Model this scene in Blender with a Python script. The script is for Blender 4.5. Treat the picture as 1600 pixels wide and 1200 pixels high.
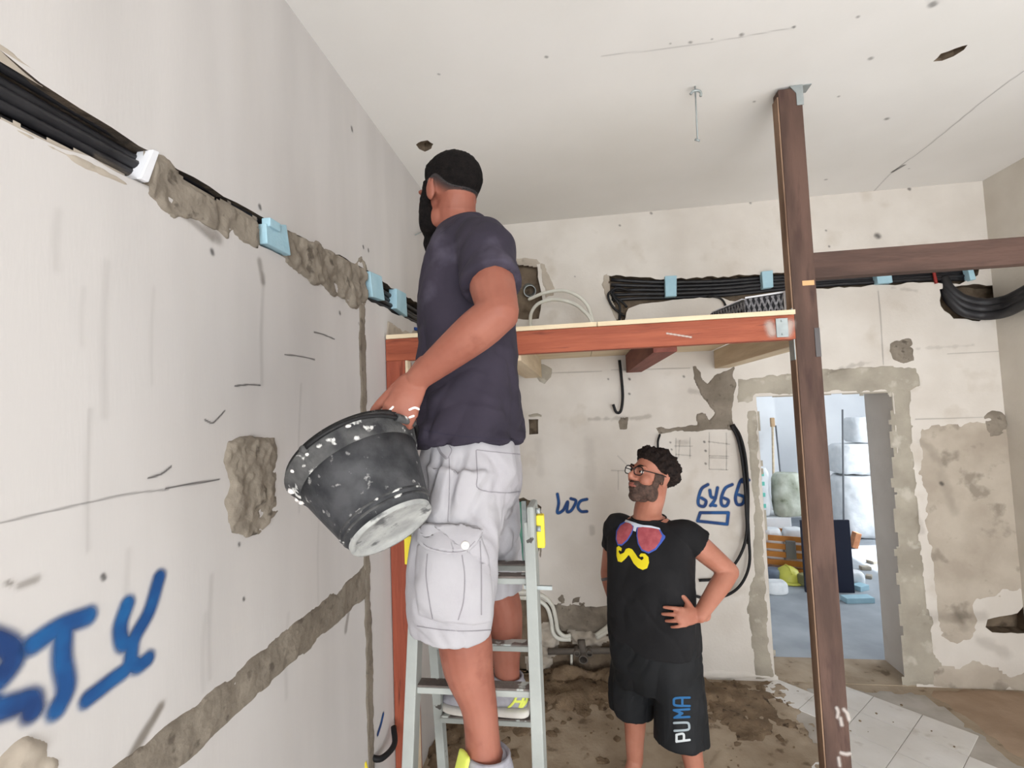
import bpy, bmesh, math, random
import numpy as np
from mathutils import Vector, Matrix
from mathutils.bvhtree import BVHTree
from mathutils.geometry import tessellate_polygon

random.seed(7)
for o in list(bpy.data.objects):
    bpy.data.objects.remove(o, do_unlink=True)
scene = bpy.context.scene
COL = scene.collection

# ------------------------------------------------------------------ camera
CAM_R = np.array([[0.98973832, -0.04584301, -0.1353384],
                  [0.13757628, 0.04978951, 0.98923899],
                  [-0.03861126, -0.99770708, 0.0555855]])      # world axes seen from the lens
CAM_P = np.array([0.0, 0.0, 1.95])
FPX = 755.0
cam = bpy.data.cameras.new('camera')
cam.lens = FPX * 36.0 / 1600.0
cam.sensor_width = 36.0
cam.clip_start = 0.05
camo = bpy.data.objects.new('camera', cam)
COL.objects.link(camo)
r_, u_, b_ = CAM_R @ [1, 0, 0], CAM_R @ [0, -1, 0], CAM_R @ [0, 0, -1]
camo.matrix_world = Matrix(((r_[0], u_[0], b_[0], 0), (r_[1], u_[1], b_[1], 0), (r_[2], u_[2], b_[2], 1.95), (0, 0, 0, 1)))
scene.camera = camo

# ------------------------------------------------------------------ light
world = bpy.data.worlds.new('sky')
scene.world = world
world.use_nodes = True
world.node_tree.nodes['Background'].inputs[0].default_value = (0.80, 0.90, 1.0, 1)
world.node_tree.nodes['Background'].inputs[1].default_value = 1.0


def area(name, loc, target, sx, sy, power, color):
    l = bpy.data.lights.new(name, 'AREA')
    l.shape = 'RECTANGLE'
    l.size, l.size_y, l.energy, l.color = sx, sy, power, color
    o = bpy.data.objects.new(name, l)
    COL.objects.link(o)
    o.location = loc
    d = Vector(target) - Vector(loc)
    o.rotation_euler = d.to_track_quat('-Z', 'Y').to_euler()
    return o


area('daylight_front_window', (1.15, -5.16, 1.55), (0.6, 2, 2.6), 3.2, 2.5, 420, (0.92, 0.965, 1.0))
area('daylight_side_window', (2.80, 0.15, 1.5), (0, 0.8, 2.9), 4.0, 2.0, 24, (0.92, 0.965, 1.0))
area('daylight_next_room', (5.15, 6.0, 1.7), (2, 6.2, 1.3), 2.4, 1.8, 105, (0.93, 0.97, 1.0))

sl = bpy.data.lights.new('bounce_sun', 'SUN'); sl.energy = 19; sl.angle = math.radians(1.5); sl.color = (0.97, 0.985, 1.0)
so_ = bpy.data.objects.new('bounce_sun', sl); COL.objects.link(so_)
so_.rotation_euler = Vector((-.62, -.06, -.78)).to_track_quat('-Z', 'Y').to_euler()      # added: shines through the right-hand window onto unseen floor to brighten the ceiling

vs = scene.view_settings
vs.view_transform = 'Standard'
vs.look = 'None'
vs.gamma = 1.0
vs.exposure = -0.42
vs.use_curve_mapping = False

# ------------------------------------------------------------------ pixel helpers (1600 x 1200 photograph)
def ray(px, py):
    return CAM_R @ np.array([px - 800.0, py - 600.0, FPX])
def atY(px, py, y):
    d = ray(px, py); return Vector(CAM_P + d * y / d[1])
def atX(px, py, x):
    d = ray(px, py); return Vector(CAM_P + d * x / d[0])
def atZ(px, py, z):
    d = ray(px, py); return Vector(CAM_P + d * (z - 1.95) / d[2])

# room planes
XL, YB, ZC, XR = -0.95, 3.68, 3.41, 2.83
YN, Y2 = -5.2, 4.02

class Frame:
    def __init__(s, o, u, v, n):
        s.o, s.u, s.v, s.n = Vector(o), Vector(u), Vector(v), Vector(n)
    def p(s, a, b, h=0.0):
        return s.o + s.u * a + s.v * b + s.n * h
    def uv(s, px, py):
        d = Vector(ray(px, py)); c = Vector(CAM_P)
        t = (s.o - c).dot(s.n) / d.dot(s.n)
        q = c + d * t - s.o
        return (q.dot(s.u), q.dot(s.v))
    def uvs(s, pts):
        return [s.uv(*p) for p in pts]
LW = Frame((XL, 0, 0), (0, 1, 0), (0, 0, 1), (1, 0, 0))
BW = Frame((0, YB, 0), (1, 0, 0), (0, 0, 1), (0, -1, 0))
CE = Frame((0, 0, ZC), (1, 0, 0), (0, 1, 0), (0, 0, -1))
FL = Frame((0, 0, 0), (1, 0, 0), (0, 1, 0), (0, 0, 1))
RW = Frame((XR, 0, 0), (0, 1, 0), (0, 0, 1), (-1, 0, 0))

# ------------------------------------------------------------------ numpy value noise
_rs = np.random.RandomState(11)
_tab = _rs.rand(64, 64, 64).astype(np.float32) * 2 - 1
def vnoise(p):
    p = np.asarray(p, float)
    i = np.floor(p).astype(int); f = p - i; f = f * f * (3 - 2 * f)
    out = 0
    for dx in (0, 1):
        for dy in (0, 1):
            for dz in (0, 1):
                w = (f[:, 0] if dx else 1 - f[:, 0]) * (f[:, 1] if dy else 1 - f[:, 1]) * (f[:, 2] if dz else 1 - f[:, 2])
                out = out + w * _tab[(i[:, 0] + dx) % 64, (i[:, 1] + dy) % 64, (i[:, 2] + dz) % 64]
    return out
def fbm(p, o=3):
    p = np.asarray(p, float); s = 0; a = 1.0; t = 0
    for k in range(o):
        s = s + a * vnoise(p * 2 ** k + 17.3 * k); t += a; a *= 0.5
    return s / t
def sstep(a, b, x):
    t = np.clip((x - a) / (b - a), 0, 1); return t * t * (3 - 2 * t)

# ------------------------------------------------------------------ materials
def S(r, g, b):
    return tuple(((c / 255) / 12.92 if c / 255 <= 0.04045 else ((c / 255 + 0.055) / 1.055) ** 2.4) for c in (r, g, b)) + (1,)
MATS = {}
def nd(nt, kind, **kw):
    n = nt.nodes.new(kind)
    for k, v in kw.items():
        setattr(n, k, v)
    return n
def mat(name, c1, c2=None, scale=8.0, rough=0.8, bump=0.0, bscale=None, stretch=(1, 1, 1), metal=0.0, lo=0.35, hi=0.65,
        c3=None, s3=40.0, lo3=0.62, hi3=0.7, detail=6.0, spec=0.3, sub=0.0, bdist=0.01):
    """two-tone noise colour, optional third colour as specks, optional bump; object space"""
    if name in MATS:
        return MATS[name]
    m = bpy.data.materials.new(name); m.use_nodes = True
    nt = m.node_tree; P = nt.nodes['Principled BSDF']
    P.inputs['Roughness'].default_value = rough
    P.inputs['Metallic'].default_value = metal
    P.inputs['Specular IOR Level'].default_value = spec
    if sub:
        P.inputs['Subsurface Weight'].default_value = sub
        P.inputs['Subsurface Radius'].default_value = (0.012, 0.005, 0.003)
    geo = nd(nt, 'ShaderNodeNewGeometry')
    mp = nd(nt, 'ShaderNodeMapping'); mp.inputs['Scale'].default_value = stretch
    nt.links.new(geo.outputs['Position'], mp.inputs['Vector'])
    def noise(sc, lo, hi):
        n = nd(nt, 'ShaderNodeTexNoise'); n.inputs['Scale'].default_value = sc; n.inputs['Detail'].default_value = detail
        nt.links.new(mp.outputs['Vector'], n.inputs['Vector'])
        r = nd(nt, 'ShaderNodeMapRange'); r.inputs['From Min'].default_value = lo; r.inputs['From Max'].default_value = hi
        nt.links.new(n.outputs['Fac'], r.inputs['Value'])
        return n, r
    if c2 is not None:
        n, r = noise(scale, lo, hi)
        mx = nd(nt, 'ShaderNodeMix', data_type='RGBA')
        mx.inputs[6].default_value = c1; mx.inputs[7].default_value = c2
        nt.links.new(r.outputs[0], mx.inputs[0])
        out = mx.outputs[2]
        if c3 is not None:
            n3, r3 = noise(s3, lo3, hi3)
            m3 = nd(nt, 'ShaderNodeMix', data_type='RGBA'); m3.inputs[7].default_value = c3
            nt.links.new(out, m3.inputs[6]); nt.links.new(r3.outputs[0], m3.inputs[0]); out = m3.outputs[2]
        nt.links.new(out, P.inputs['Base Color'])
    else:
        P.inputs['Base Color'].default_value = c1
    if bump:
        bn, br = noise(bscale or scale * 3, 0, 1)
        b = nd(nt, 'ShaderNodeBump'); b.inputs['Strength'].default_value = bump; b.inputs['Distance'].default_value = bdist
        nt.links.new(bn.outputs['Fac'], b.inputs['Height']); nt.links.new(b.outputs[0], P.inputs['Normal'])
    MATS[name] = m
    return m
def paint_mat(name, c, c2=None):
    """flat print whose coverage is stored on the mesh (sprayed or pencilled edge)"""
    if name in MATS:
        return MATS[name]
    m = bpy.data.materials.new(name); m.use_nodes = True
    nt = m.node_tree; P = nt.nodes['Principled BSDF']; P.inputs['Base Color'].default_value = c; P.inputs['Roughness'].default_value = 0.7
    if c2:
        tx = nd(nt, 'ShaderNodeTexNoise'); tx.inputs['Scale'].default_value = 14
        g = nd(nt, 'ShaderNodeNewGeometry'); nt.links.new(g.outputs['Position'], tx.inputs['Vector'])
        r = nd(nt, 'ShaderNodeMapRange'); r.inputs['From Min'].default_value = .4; r.inputs['From Max'].default_value = .65
        nt.links.new(tx.outputs['Fac'], r.inputs['Value'])
        mx = nd(nt, 'ShaderNodeMix', data_type='RGBA'); mx.inputs[6].default_value = c; mx.inputs[7].default_value = c2
        nt.links.new(r.outputs[0], mx.inputs[0]); nt.links.new(mx.outputs[2], P.inputs['Base Color'])
    at = nd(nt, 'ShaderNodeAttribute'); at.attribute_name = 'cover'
    tr = nd(nt, 'ShaderNodeBsdfTransparent'); mx = nd(nt, 'ShaderNodeMixShader')
    nt.links.new(at.outputs['Fac'], mx.inputs[0]); nt.links.new(tr.outputs[0], mx.inputs[1]); nt.links.new(P.outputs[0], mx.inputs[2])
    nt.links.new(mx.outputs[0], nt.nodes['Material Output'].inputs['Surface'])
    MATS[name] = m
    return m

# ------------------------------------------------------------------ object helpers
def wloc(o):
    v = Vector((0, 0, 0))
    while o is not None:
        v = v + o.location; o = o.parent
    return v
def mesh_from(verts, faces, smooth=False):
    me = bpy.data.meshes.new('m')
    me.from_pydata([tuple(v) for v in verts], [], faces)
    me.update()
    if smooth:
        me.polygons.foreach_set('use_smooth', [True] * len(me.polygons))
    return me
def obj(name, me, material=None, parent=None, smooth=None):
    """link a mesh given in world space as one object (bmesh or mesh)"""
    if isinstance(me, bmesh.types.BMesh):
        b = me; me = bpy.data.meshes.new(name); b.to_mesh(me); b.free()
    me.name = name
    if smooth is not None:
        me.polygons.foreach_set('use_smooth', [smooth] * len(me.polygons))
    if material is not None:
        me.materials.clear(); me.materials.append(material)
    o = bpy.data.objects.new(name, me); COL.objects.link(o)
    if parent is not None:
        me.transform(Matrix.Translation(-wloc(parent))); o.parent = parent
    elif len(me.vertices):
        co = np.empty(len(me.vertices) * 3); me.vertices.foreach_get('co', co); co = co.reshape(-1, 3)
        c = Vector(((co[:, 0].min() + co[:, 0].max()) / 2, (co[:, 1].min() + co[:, 1].max()) / 2, co[:, 2].min()))
        me.transform(Matrix.Translation(-c)); o.location = c
    return o
def thing(name, label, cat, loc, group=None):
    o = bpy.data.objects.new(name, None); COL.objects.link(o); o.location = Vector(loc); o.empty_display_size = 0.1
    o['label'] = label; o['category'] = cat
    if group: o['group'] = group
    return o
def tag(o, label, cat, group=None):
    o['label'] = label; o['category'] = cat
    if group: o['group'] = group
    return o
def struct(o):
    o['kind'] = 'structure'; return o

# ------------------------------------------------------------------ shape helpers
def new():
    return bmesh.new()
def box(bm, c, s, rot=None, bevel=0.0):
    c = Vector(c); M = Matrix.Translation(c)
    if rot is not None: M = M @ rot.to_4x4()
    r = bmesh.ops.create_cube(bm, size=1.0, matrix=M @ Matrix.Diagonal((s[0], s[1], s[2], 1)))
    if bevel:
        es = list({e for v in r['verts'] for e in v.link_edges})
        bmesh.ops.bevel(bm, geom=es, offset=bevel, segments=2, affect='EDGES', profile=0.6)
    return bm
def bar(bm, a, b, w, h, up=(0, 0, 1), bevel=0.0):
    """box beam from a to b; w across, h along up"""
    a, b = Vector(a), Vector(b); d = (b - a); L = d.length; d.normalize()
    x = d.cross(Vector(up)).normalized(); z = x.cross(d)
    rot = Matrix((x, d, z)).transposed()
    return box(bm, (a + b) / 2, (w, L, h), rot, bevel)
def smooth_path(pts, n=8):
    P = [Vector(p) for p in pts]
    if len(P) < 3: return P
    out = []
    Q = [P[0] * 2 - P[1]] + P + [P[-1] * 2 - P[-2]]
    for i in range(1, len(Q) - 2):
        p0, p1, p2, p3 = Q[i - 1], Q[i], Q[i + 1], Q[i + 2]
        for k in range(n):
            t = k / n
            out.append(0.5 * ((2 * p1) + (p2 - p0) * t + (2 * p0 - 5 * p1 + 4 * p2 - p3) * t * t + (3 * p1 - p0 - 3 * p2 + p3) * t ** 3))
    out.append(P[-1])
    return out
def rings_to(verts, faces, rings, cap=True):
    b = len(verts); n = len(rings[0])
    for r in rings: verts.extend(r)
    for i in range(len(rings) - 1):
        for j in range(n):
            faces.append((b + i * n + j, b + i * n + (j + 1) % n, b + (i + 1) * n + (j + 1) % n, b + (i + 1) * n + j))
    if cap:
        faces.append(tuple(b + j for j in reversed(range(n))))
        faces.append(tuple(b + (len(rings) - 1) * n + j for j in range(n)))
def tube_rings(path, rad, seg=12, flat=1.0, fdir=None):
    P = [Vector(p) for p in path]; n = len(P)
    rad = rad if isinstance(rad, (list, tuple, np.ndarray)) else [rad] * n
    rings = []; prev = None
    for i in range(n):
        d = (P[min(i + 1, n - 1)] - P[max(i - 1, 0)])
        d = d.normalized() if d.length > 1e-9 else Vector((0, 0, 1))
        if fdir is not None:
            x = Vector(fdir) - d * d.dot(Vector(fdir)); x.normalize()
        elif prev is None:
            x = d.orthogonal().normalized()
        else:
            x = (prev - d * d.dot(prev)).normalized()
        prev = x; y = d.cross(x)
        rings.append([P[i] + (x * math.cos(a) * flat + y * math.sin(a)) * rad[i] for a in (2 * math.pi * k / seg for k in range(seg))])
    return rings
def tube(path, rad, seg=10, sm=0):
    if sm: path = smooth_path(path, sm)
    v, f = [], []
    rings_to(v, f, tube_rings(path, rad, seg)); return mesh_from(v, f, True)
def hollow_tube(a, b, r, t, seg=20):
    a, b = Vector(a), Vector(b); d = b - a
    v, f = [], []
    prof = [(a, r), (b, r), (b, r - t), (a, r - t), (a, r)]
    x = d.orthogonal().normalized(); y = d.normalized().cross(x)
    rings_to(v, f, [[p + (x * math.cos(2 * math.pi * k / seg) + y * math.sin(2 * math.pi * k / seg)) * q for k in range(seg)] for p, q in prof], cap=False)
    return mesh_from(v, f)
def lathe(prof, M, seg=40, cap=False):
    v, f = [], []
    rings_to(v, f, [[M @ Vector((r * math.cos(2 * math.pi * k / seg), r * math.sin(2 * math.pi * k / seg), z)) for k in range(seg)] for r, z in prof], cap)
    return mesh_from(v, f, True)
def frame_matrix(o, z, xhint=(1, 0, 0)):
    z = Vector(z).normalized(); x = Vector(xhint); x = (x - z * z.dot(x)).normalized(); y = z.cross(x)
    M = Matrix((x, y, z)).transposed().to_4x4(); M.translation = Vector(o); return M
def prism(bm, poly, a, b):
    """poly: list of Vectors (planar) extruded from offset vector a to b"""
    v0 = [bm.verts.new(Vector(p) + Vector(a)) for p in poly]; v1 = [bm.verts.new(Vector(p) + Vector(b)) for p in poly]
    bm.faces.new(v0); bm.faces.new(list(reversed(v1)))
    n = len(poly)
    for i in range(n):
        bm.faces.new((v0[(i + 1) % n], v0[i], v1[i], v1[(i + 1) % n]))
    bmesh.ops.recalc_face_normals(bm, faces=bm.faces[:]); return bm
def poly_sd(poly, X, Y):
    """signed distance, positive inside"""
    n = len(poly); d = np.full(X.shape, 1e9); ins = np.zeros(X.shape, bool)
    for i in range(n):
        ax, ay = poly[i]; bx, by = poly[(i + 1) % n]
        ex, ey = bx - ax, by - ay; L = ex * ex + ey * ey + 1e-12
        t = np.clip(((X - ax) * ex + (Y - ay) * ey) / L, 0, 1)
        d = np.minimum(d, np.hypot(X - ax - t * ex, Y - ay - t * ey))
        c = ((ay > Y) != (by > Y)) & (X < (bx - ax) * (Y - ay) / (by - ay + 1e-12) + ax)
        ins ^= c
    return np.where(ins, d, -d)
def line_d(lines, X, Y):
    d = np.full(X.shape, 1e9)
    for pl in lines:
        for (ax, ay), (bx, by) in zip(pl[:-1], pl[1:]):
            ex, ey = bx - ax, by - ay; L = ex * ex + ey * ey + 1e-12
            t = np.clip(((X - ax) * ex + (Y - ay) * ey) / L, 0, 1)
            d = np.minimum(d, np.hypot(X - ax - t * ex, Y - ay - t * ey))
    return d
def grid_mesh(fr, us, vs_, H, keep):
    nu, nv = len(us), len(vs_)
    idx = -np.ones((nu, nv), int); verts = []; faces = []
    for i in range(nu - 1):
        for j in range(nv - 1):
            if keep[i, j] or keep[i + 1, j] or keep[i, j + 1] or keep[i + 1, j + 1]:
                q = []
                for a, b in ((i, j), (i + 1, j), (i + 1, j + 1), (i, j + 1)):
                    if idx[a, b] < 0:
                        idx[a, b] = len(verts); verts.append(fr.p(us[a], vs_[b], H[a, b]))
                    q.append(idx[a, b])
                faces.append(q)
    if faces:
        f = faces[0]; n = (verts[f[1]] - verts[f[0]]).cross(verts[f[3]] - verts[f[0]])
        if n.dot(fr.n) < 0: faces = [list(reversed(q)) for q in faces]
    return verts, faces, idx
_seed = [0]
def patch(name, parent, fr, pxpoly, t, material, res=0.012, rag=0.012, rough=0.004, edge=0.018, uv=False, rs=22.0, base=0.0):
    """a skim or lump of cement lying on (or in) a wall: ragged outline, lumpy relief"""
    _seed[0] += 3.7
    poly = pxpoly if uv else fr.uvs(pxpoly)
    xs = [p[0] for p in poly]; ys = [p[1] for p in poly]; m = rag + res
    us = np.arange(min(xs) - m, max(xs) + m, res); vv = np.arange(min(ys) - m, max(ys) + m, res)
    X, Y = np.meshgrid(us, vv, indexing='ij')
    P = np.stack([X.ravel() * 14, Y.ravel() * 14, np.full(X.size, _seed[0])], 1)
    sd = poly_sd(poly, X, Y) + rag * (fbm(P, 4) * 1.6).reshape(X.shape)
    P2 = np.stack([X.ravel() * rs, Y.ravel() * rs, np.full(X.size, _seed[0] + 5)], 1)
    H = base - 0.006 + (t + 0.006) * sstep(-0.001, edge, sd) + rough * 2.0 * fbm(P2, 4).reshape(X.shape) * sstep(0, edge, sd)
    v, f, _ = grid_mesh(fr, us, vv, H, sd > -0.002)
    if not f: return None
    return obj(name, mesh_from(v, f, True), material, parent)
_spn = [0]
def spray(name, parent, fr, lines, width, material, soft=0.4, res=0.004, uv=False, lift=0.0015, strength=1.0, wob=0.0):
    _spn[0] += 1; lift = lift + (_spn[0] % 9) * .00015
    L = [l if uv else fr.uvs(l) for l in lines]
    L = [[(p.x, p.y) for p in smooth_path([(a, b, 0) for a, b in l], 6)] if len(l) > 2 else l for l in L]
    xs = [p[0] for l in L for p in l]; ys = [p[1] for l in L for p in l]; m = width * (1 + soft) + res
    us = np.arange(min(xs) - m, max(xs) + m, res); vv = np.arange(min(ys) - m, max(ys) + m, res)
    X, Y = np.meshgrid(us, vv, indexing='ij'); d = line_d(L, X, Y)
    if wob:
        d = d + wob * fbm(np.stack([X.ravel() * 30, Y.ravel() * 30, X.ravel() * 0 + 3], 1), 3).reshape(X.shape)
    hw = width / 2
    cov = (1 - sstep(hw * (1 - soft), hw * (1 + soft), d)) * strength
    v, f, idx = grid_mesh(fr, us, vv, np.full(X.shape, lift), cov > 0.01)
    me = mesh_from(v, f)
    at = me.attributes.new('cover', 'FLOAT', 'POINT')
    val = np.zeros(len(v)); k = idx >= 0; val[idx[k]] = cov[k]
    at.data.foreach_set('value', val)
    return obj(name, me, material, parent)
def ragged(poly, amp, step, seed=0):
    rnd = random.Random(seed); out = []
    for i, a in enumerate(poly):
        b = poly[(i + 1) % len(poly)]; L = math.hypot(b[0] - a[0], b[1] - a[1]); n = max(1, int(L / step))
        for k in range(n):
            t = k / n; nx, ny = -(b[1] - a[1]) / (L + 1e-9), (b[0] - a[0]) / (L + 1e-9); j = rnd.uniform(-amp, amp) if k else 0
            out.append((a[0] + (b[0] - a[0]) * t + nx * j, a[1] + (b[1] - a[1]) * t + ny * j))
    return out
def slab(name, fr, outline, holes, thick, mats):
    """wall slab: front face with ragged recesses (poly, depth) or through holes (poly, None)"""
    V, F, MI = [], [], []
    def tess(polys, h, flip, mi):
        pl = [[Vector((x, y, 0)) for x, y in p] for p in polys]
        flat = [p for q in pl for p in q]; b = len(V)
        V.extend(fr.p(p.x, p.y, h) for p in flat)
        for t in tessellate_polygon(pl):
            a, c, d = (flat[i] for i in t)
            ar = (c.x - a.x) * (d.y - a.y) - (c.y - a.y) * (d.x - a.x)
            if abs(ar) < 1e-12: continue
            t = list(t)
            n = (V[b + t[1]] - V[b + t[0]]).cross(V[b + t[2]] - V[b + t[0]])
            if (n.dot(fr.n) < 0) != flip: t.reverse()
            F.append([b + i for i in t]); MI.append(mi)
    tess([outline] + [h[0] for h in holes], 0, False, 0)
    thr = [h[0] for h in holes if h[1] is None]
    tess([outline] + thr, -thick, True, 0)
    def side(poly, d, mi):
        b = len(V); n = len(poly)
        for x, y in poly: V.append(fr.p(x, y, 0)); V.append(fr.p(x, y, -d))
        for i in range(n):
            j = (i + 1) % n; F.append([b + 2 * i, b + 2 * j, b + 2 * j + 1, b + 2 * i + 1]); MI.append(mi)
    side(outline, thick, 0)
    for p, d, mi in [(h[0], h[1], h[2]) for h in holes]:
        side(p, thick if d is None else d, mi)
        if d is not None: tess([p], -d, False, mi)
    me = mesh_from(V, F)
    for m in mats: me.materials.append(m)
    me.polygons.foreach_set('material_index', MI)
    o = obj(name, me); return struct(o)

# ================================================================== MATERIALS
M_wl = mat('plaster_left', S(206, 201, 198), S(198, 193, 190), 2.2, 0.9, 0.04, 60, stretch=(1, 2.2, 0.35), c3=S(203, 197, 192), s3=3.0, lo3=0.58, hi3=0.82)
M_wb = mat('plaster_back', S(217, 210, 202), S(207, 199, 190), 3.0, 0.9, 0.15, 50, c3=S(196, 186, 174), s3=4.5, lo3=0.60, hi3=0.80)
M_wr = mat('plaster_right', S(212, 205, 194), S(200, 192, 180), 3.0, 0.9, 0.1, 50)
M_ce = mat('plaster_ceiling', S(234, 231, 228), S(227, 224, 220), 1.2, 0.9, 0.06, 40)
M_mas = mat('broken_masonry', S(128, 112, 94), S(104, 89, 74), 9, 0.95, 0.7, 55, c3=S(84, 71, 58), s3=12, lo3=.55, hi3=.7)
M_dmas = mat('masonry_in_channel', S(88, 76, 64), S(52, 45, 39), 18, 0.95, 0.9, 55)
M_cem = mat('fresh_cement', S(150, 140, 127), S(126, 116, 104), 9, 0.9, 0.4, 60, c3=S(100, 91, 81), s3=22, lo3=.60, hi3=.68)
M_cem2 = mat('dark_cement', S(142, 132, 119), S(120, 110, 98), 7, 0.9, 0.4, 70, c3=S(100, 91, 81), s3=25, lo3=.6, hi3=.7)
M_cem3 = mat('pale_cement', S(176, 168, 154), S(152, 144, 131), 5, 0.9, 0.35, 60, c3=S(193, 186, 174), s3=9, lo3=.58, hi3=.7)
M_old = mat('old_plaster', S(188, 177, 163), S(170, 158, 144), 5, 0.9, 0.3, 40, c3=S(150, 140, 127), s3=8, lo3=.58, hi3=.68)
M_reveal = mat('reveal_cement', S(150, 146, 142), S(134, 129, 124), 4, 0.9, 0.3, 60)
M_floor = mat('dirty_screed', S(176, 160, 140), S(150, 133, 113), 5, 0.95, 0.4, 50, c3=S(114, 97, 79), s3=10, lo3=.60, hi3=.70)
M_dirt = mat('dirt_pile', S(136, 116, 94), S(108, 90, 71), 9, 0.95, 0.8, 60, c3=S(70, 56, 43), s3=20, lo3=.58, hi3=.68)
M_brnstrip = mat('brown_floor_strip', S(170, 147, 126), S(154, 131, 110), 4, 0.95, 0.25, 40)
M_tile = mat('white_floor_tile', S(228, 224, 220), S(216, 211, 205), 4, 0.55, 0.1, 40, c3=S(198, 191, 183), s3=9, lo3=.6, hi3=.7)
M_grout = mat('tile_bed', S(186, 179, 171), S(168, 160, 150), 8, 0.9)
M_white2 = mat('next_room_white', S(236, 238, 240), S(228, 230, 233), 2, 0.9)
M_floor2 = mat('next_room_floor', S(172, 178, 184), S(150, 156, 163), 3, 0.7, 0.1, 30)
M_black = mat('black_conduit', S(30, 29, 32), S(40, 39, 42), 20, 0.45, spec=0.4)
M_blackr = mat('black_rubber', S(24, 23, 25), rough=0.55)
M_foam = mat('blue_foam', S(172, 205, 218), S(160, 196, 211), 12, 0.9, 0.2, 90)
M_wfoam = mat('white_foam', S(232, 232, 236), rough=0.9)
M_red = mat('red_stained_wood', S(164, 88, 62), S(140, 70, 48), 3.0, 0.6, 0.25, 14, stretch=(0.8, 8, 8), c3=S(100, 44, 32), s3=5, lo3=.60, hi3=.72)
M_redv = mat('red_stained_post', S(158, 82, 60), S(134, 66, 48), 3.0, 0.65, 0.25, 14, stretch=(8, 8, 0.8), c3=S(96, 44, 33), s3=5, lo3=.6, hi3=.72)
M_redj = mat('red_joist_wood', S(132, 78, 66), S(112, 62, 52), 3.0, 0.7, 0.25, 14, stretch=(8, 0.8, 8))
M_brn = mat('brown_stained_post', S(98, 74, 64), S(74, 55, 47), 3.2, 0.7, 0.3, 14, stretch=(5, 5, 0.9), c3=S(70, 50, 44), s3=4.5, lo3=.58, hi3=.72)
M_brnh = mat('brown_stained_beam', S(94, 71, 62), S(72, 54, 47), 3.2, 0.7, 0.3, 14, stretch=(0.9, 5, 5), c3=S(68, 50, 44), s3=4.5, lo3=.58, hi3=.72)
M_raw = mat('raw_pine', S(224, 206, 178), S(208, 188, 158), 3, 0.75, 0.15, 12, stretch=(8, 0.8, 8))
M_ply = mat('pale_board', S(226, 208, 178), S(212, 192, 160), 3, 0.75, stretch=(0.8, 3, 8))
M_steel = mat('galvanised_steel', S(168, 174, 174), S(146, 152, 152), 14, 0.45, metal=0.5)
M_wpipe = mat('white_conduit', S(226, 224, 214), S(212, 209, 198), 8, 0.5)
M_gpipe = mat('grey_drain_pipe', S(112, 104, 96), S(92, 85, 78), 9, 0.7)
M_teal = mat('green_board', S(110, 168, 148), S(92, 150, 132), 6, 0.85)
M_blue = paint_mat('blue_spray', S(14, 72, 132), S(18, 94, 154))
M_dkblue = paint_mat('dark_blue_spray', S(14, 54, 110), S(18, 78, 138))
M_pencil = paint_mat('pencil_line', S(66, 62, 62))
M_smear = paint_mat('grey_smear', S(150, 144, 138))
M_dsmear = paint_mat('brown_smear', S(120, 108, 94))

# ================================================================== STRUCTURE
# --- left wall with the cable channel cut into it
chan_l = [(0.2, 2.478), (0.66, 2.478), (0.93, 2.492), (1.35, 2.488), (2.05, 2.488), (2.85, 2.502), (3.6, 2.505),
          (3.6, 2.63), (2.85, 2.628), (2.3, 2.625), (2.05, 2.628), (1.4, 2.585), (0.93, 2.575), (0.8, 2.58), (0.66, 2.60), (0.2, 2.61)]
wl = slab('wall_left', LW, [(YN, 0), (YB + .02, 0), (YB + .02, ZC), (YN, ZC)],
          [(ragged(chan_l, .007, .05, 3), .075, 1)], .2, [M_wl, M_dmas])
# --- back wall: doorway, cable channel, broken openings
door = [(1.262, -0.0), (2.155, -0.0), (2.155, 1.985), (1.262, 1.985)]
def bwp(pts): return BW.uvs(pts)
chan_b = bwp([(942, 440), (948, 430), (985, 432), (1040, 436), (1130, 432), (1230, 425), (1380, 421), (1455, 417), (1530, 412),
              (1528, 430), (1500, 444), (1455, 441), (1380, 445), (1260, 452), (1205, 462), (1180, 475), (1140, 470), (1118, 464), (1060, 468), (1010, 474),
              (982, 482), (975, 503), (965, 503), (952, 474), (944, 458)])
pipe_hole = bwp([(795, 408), (838, 410), (842, 440), (848, 470), (842, 498), (795, 498)])
box_hole = bwp([(826, 655), (841, 655), (841, 678), (827, 679)])
end_hole = bwp([(1468, 452), (1530, 444), (1575, 447), (1575, 470), (1530, 502), (1490, 498), (1470, 478)])
low_hole = bwp([(1543, 968), (1590, 958), (1603, 940), (1612, 960), (1610, 990), (1550, 988), (1540, 980)])
green_hole = bwp([(800, 782), (818, 777), (832, 783), (846, 792), (848, 840), (838, 880), (800, 884)])
wet_hole = bwp([(770, 935), (835, 936), (868, 945), (905, 946), (950, 946), (985, 950), (985, 1052), (900, 1056), (850, 1060), (770, 1066)])
rag = lambda p, s, a=.008: ragged(p, a, .035, s)
bo = [(XL - .2, 0), (door[0][0], 0), (door[0][0], 1.985), (2.155, 1.985), (2.155, 0), (XR + .2, 0), (XR + .2, ZC), (XL - .2, ZC)]
wb = slab('wall_back', BW, bo, [(rag(chan_b, 1), .075, 1), (rag(pipe_hole, 2), .10, 1), (rag(box_hole, 4, .002), .05, 1), (rag(end_hole, 5), .09, 1),
                                (rag(low_hole, 6, .004), .10, 1), (rag(green_hole, 7), .06, 1), (rag(wet_hole, 8, .012), .05, 1)], .34, [M_wb, M_mas])
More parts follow.
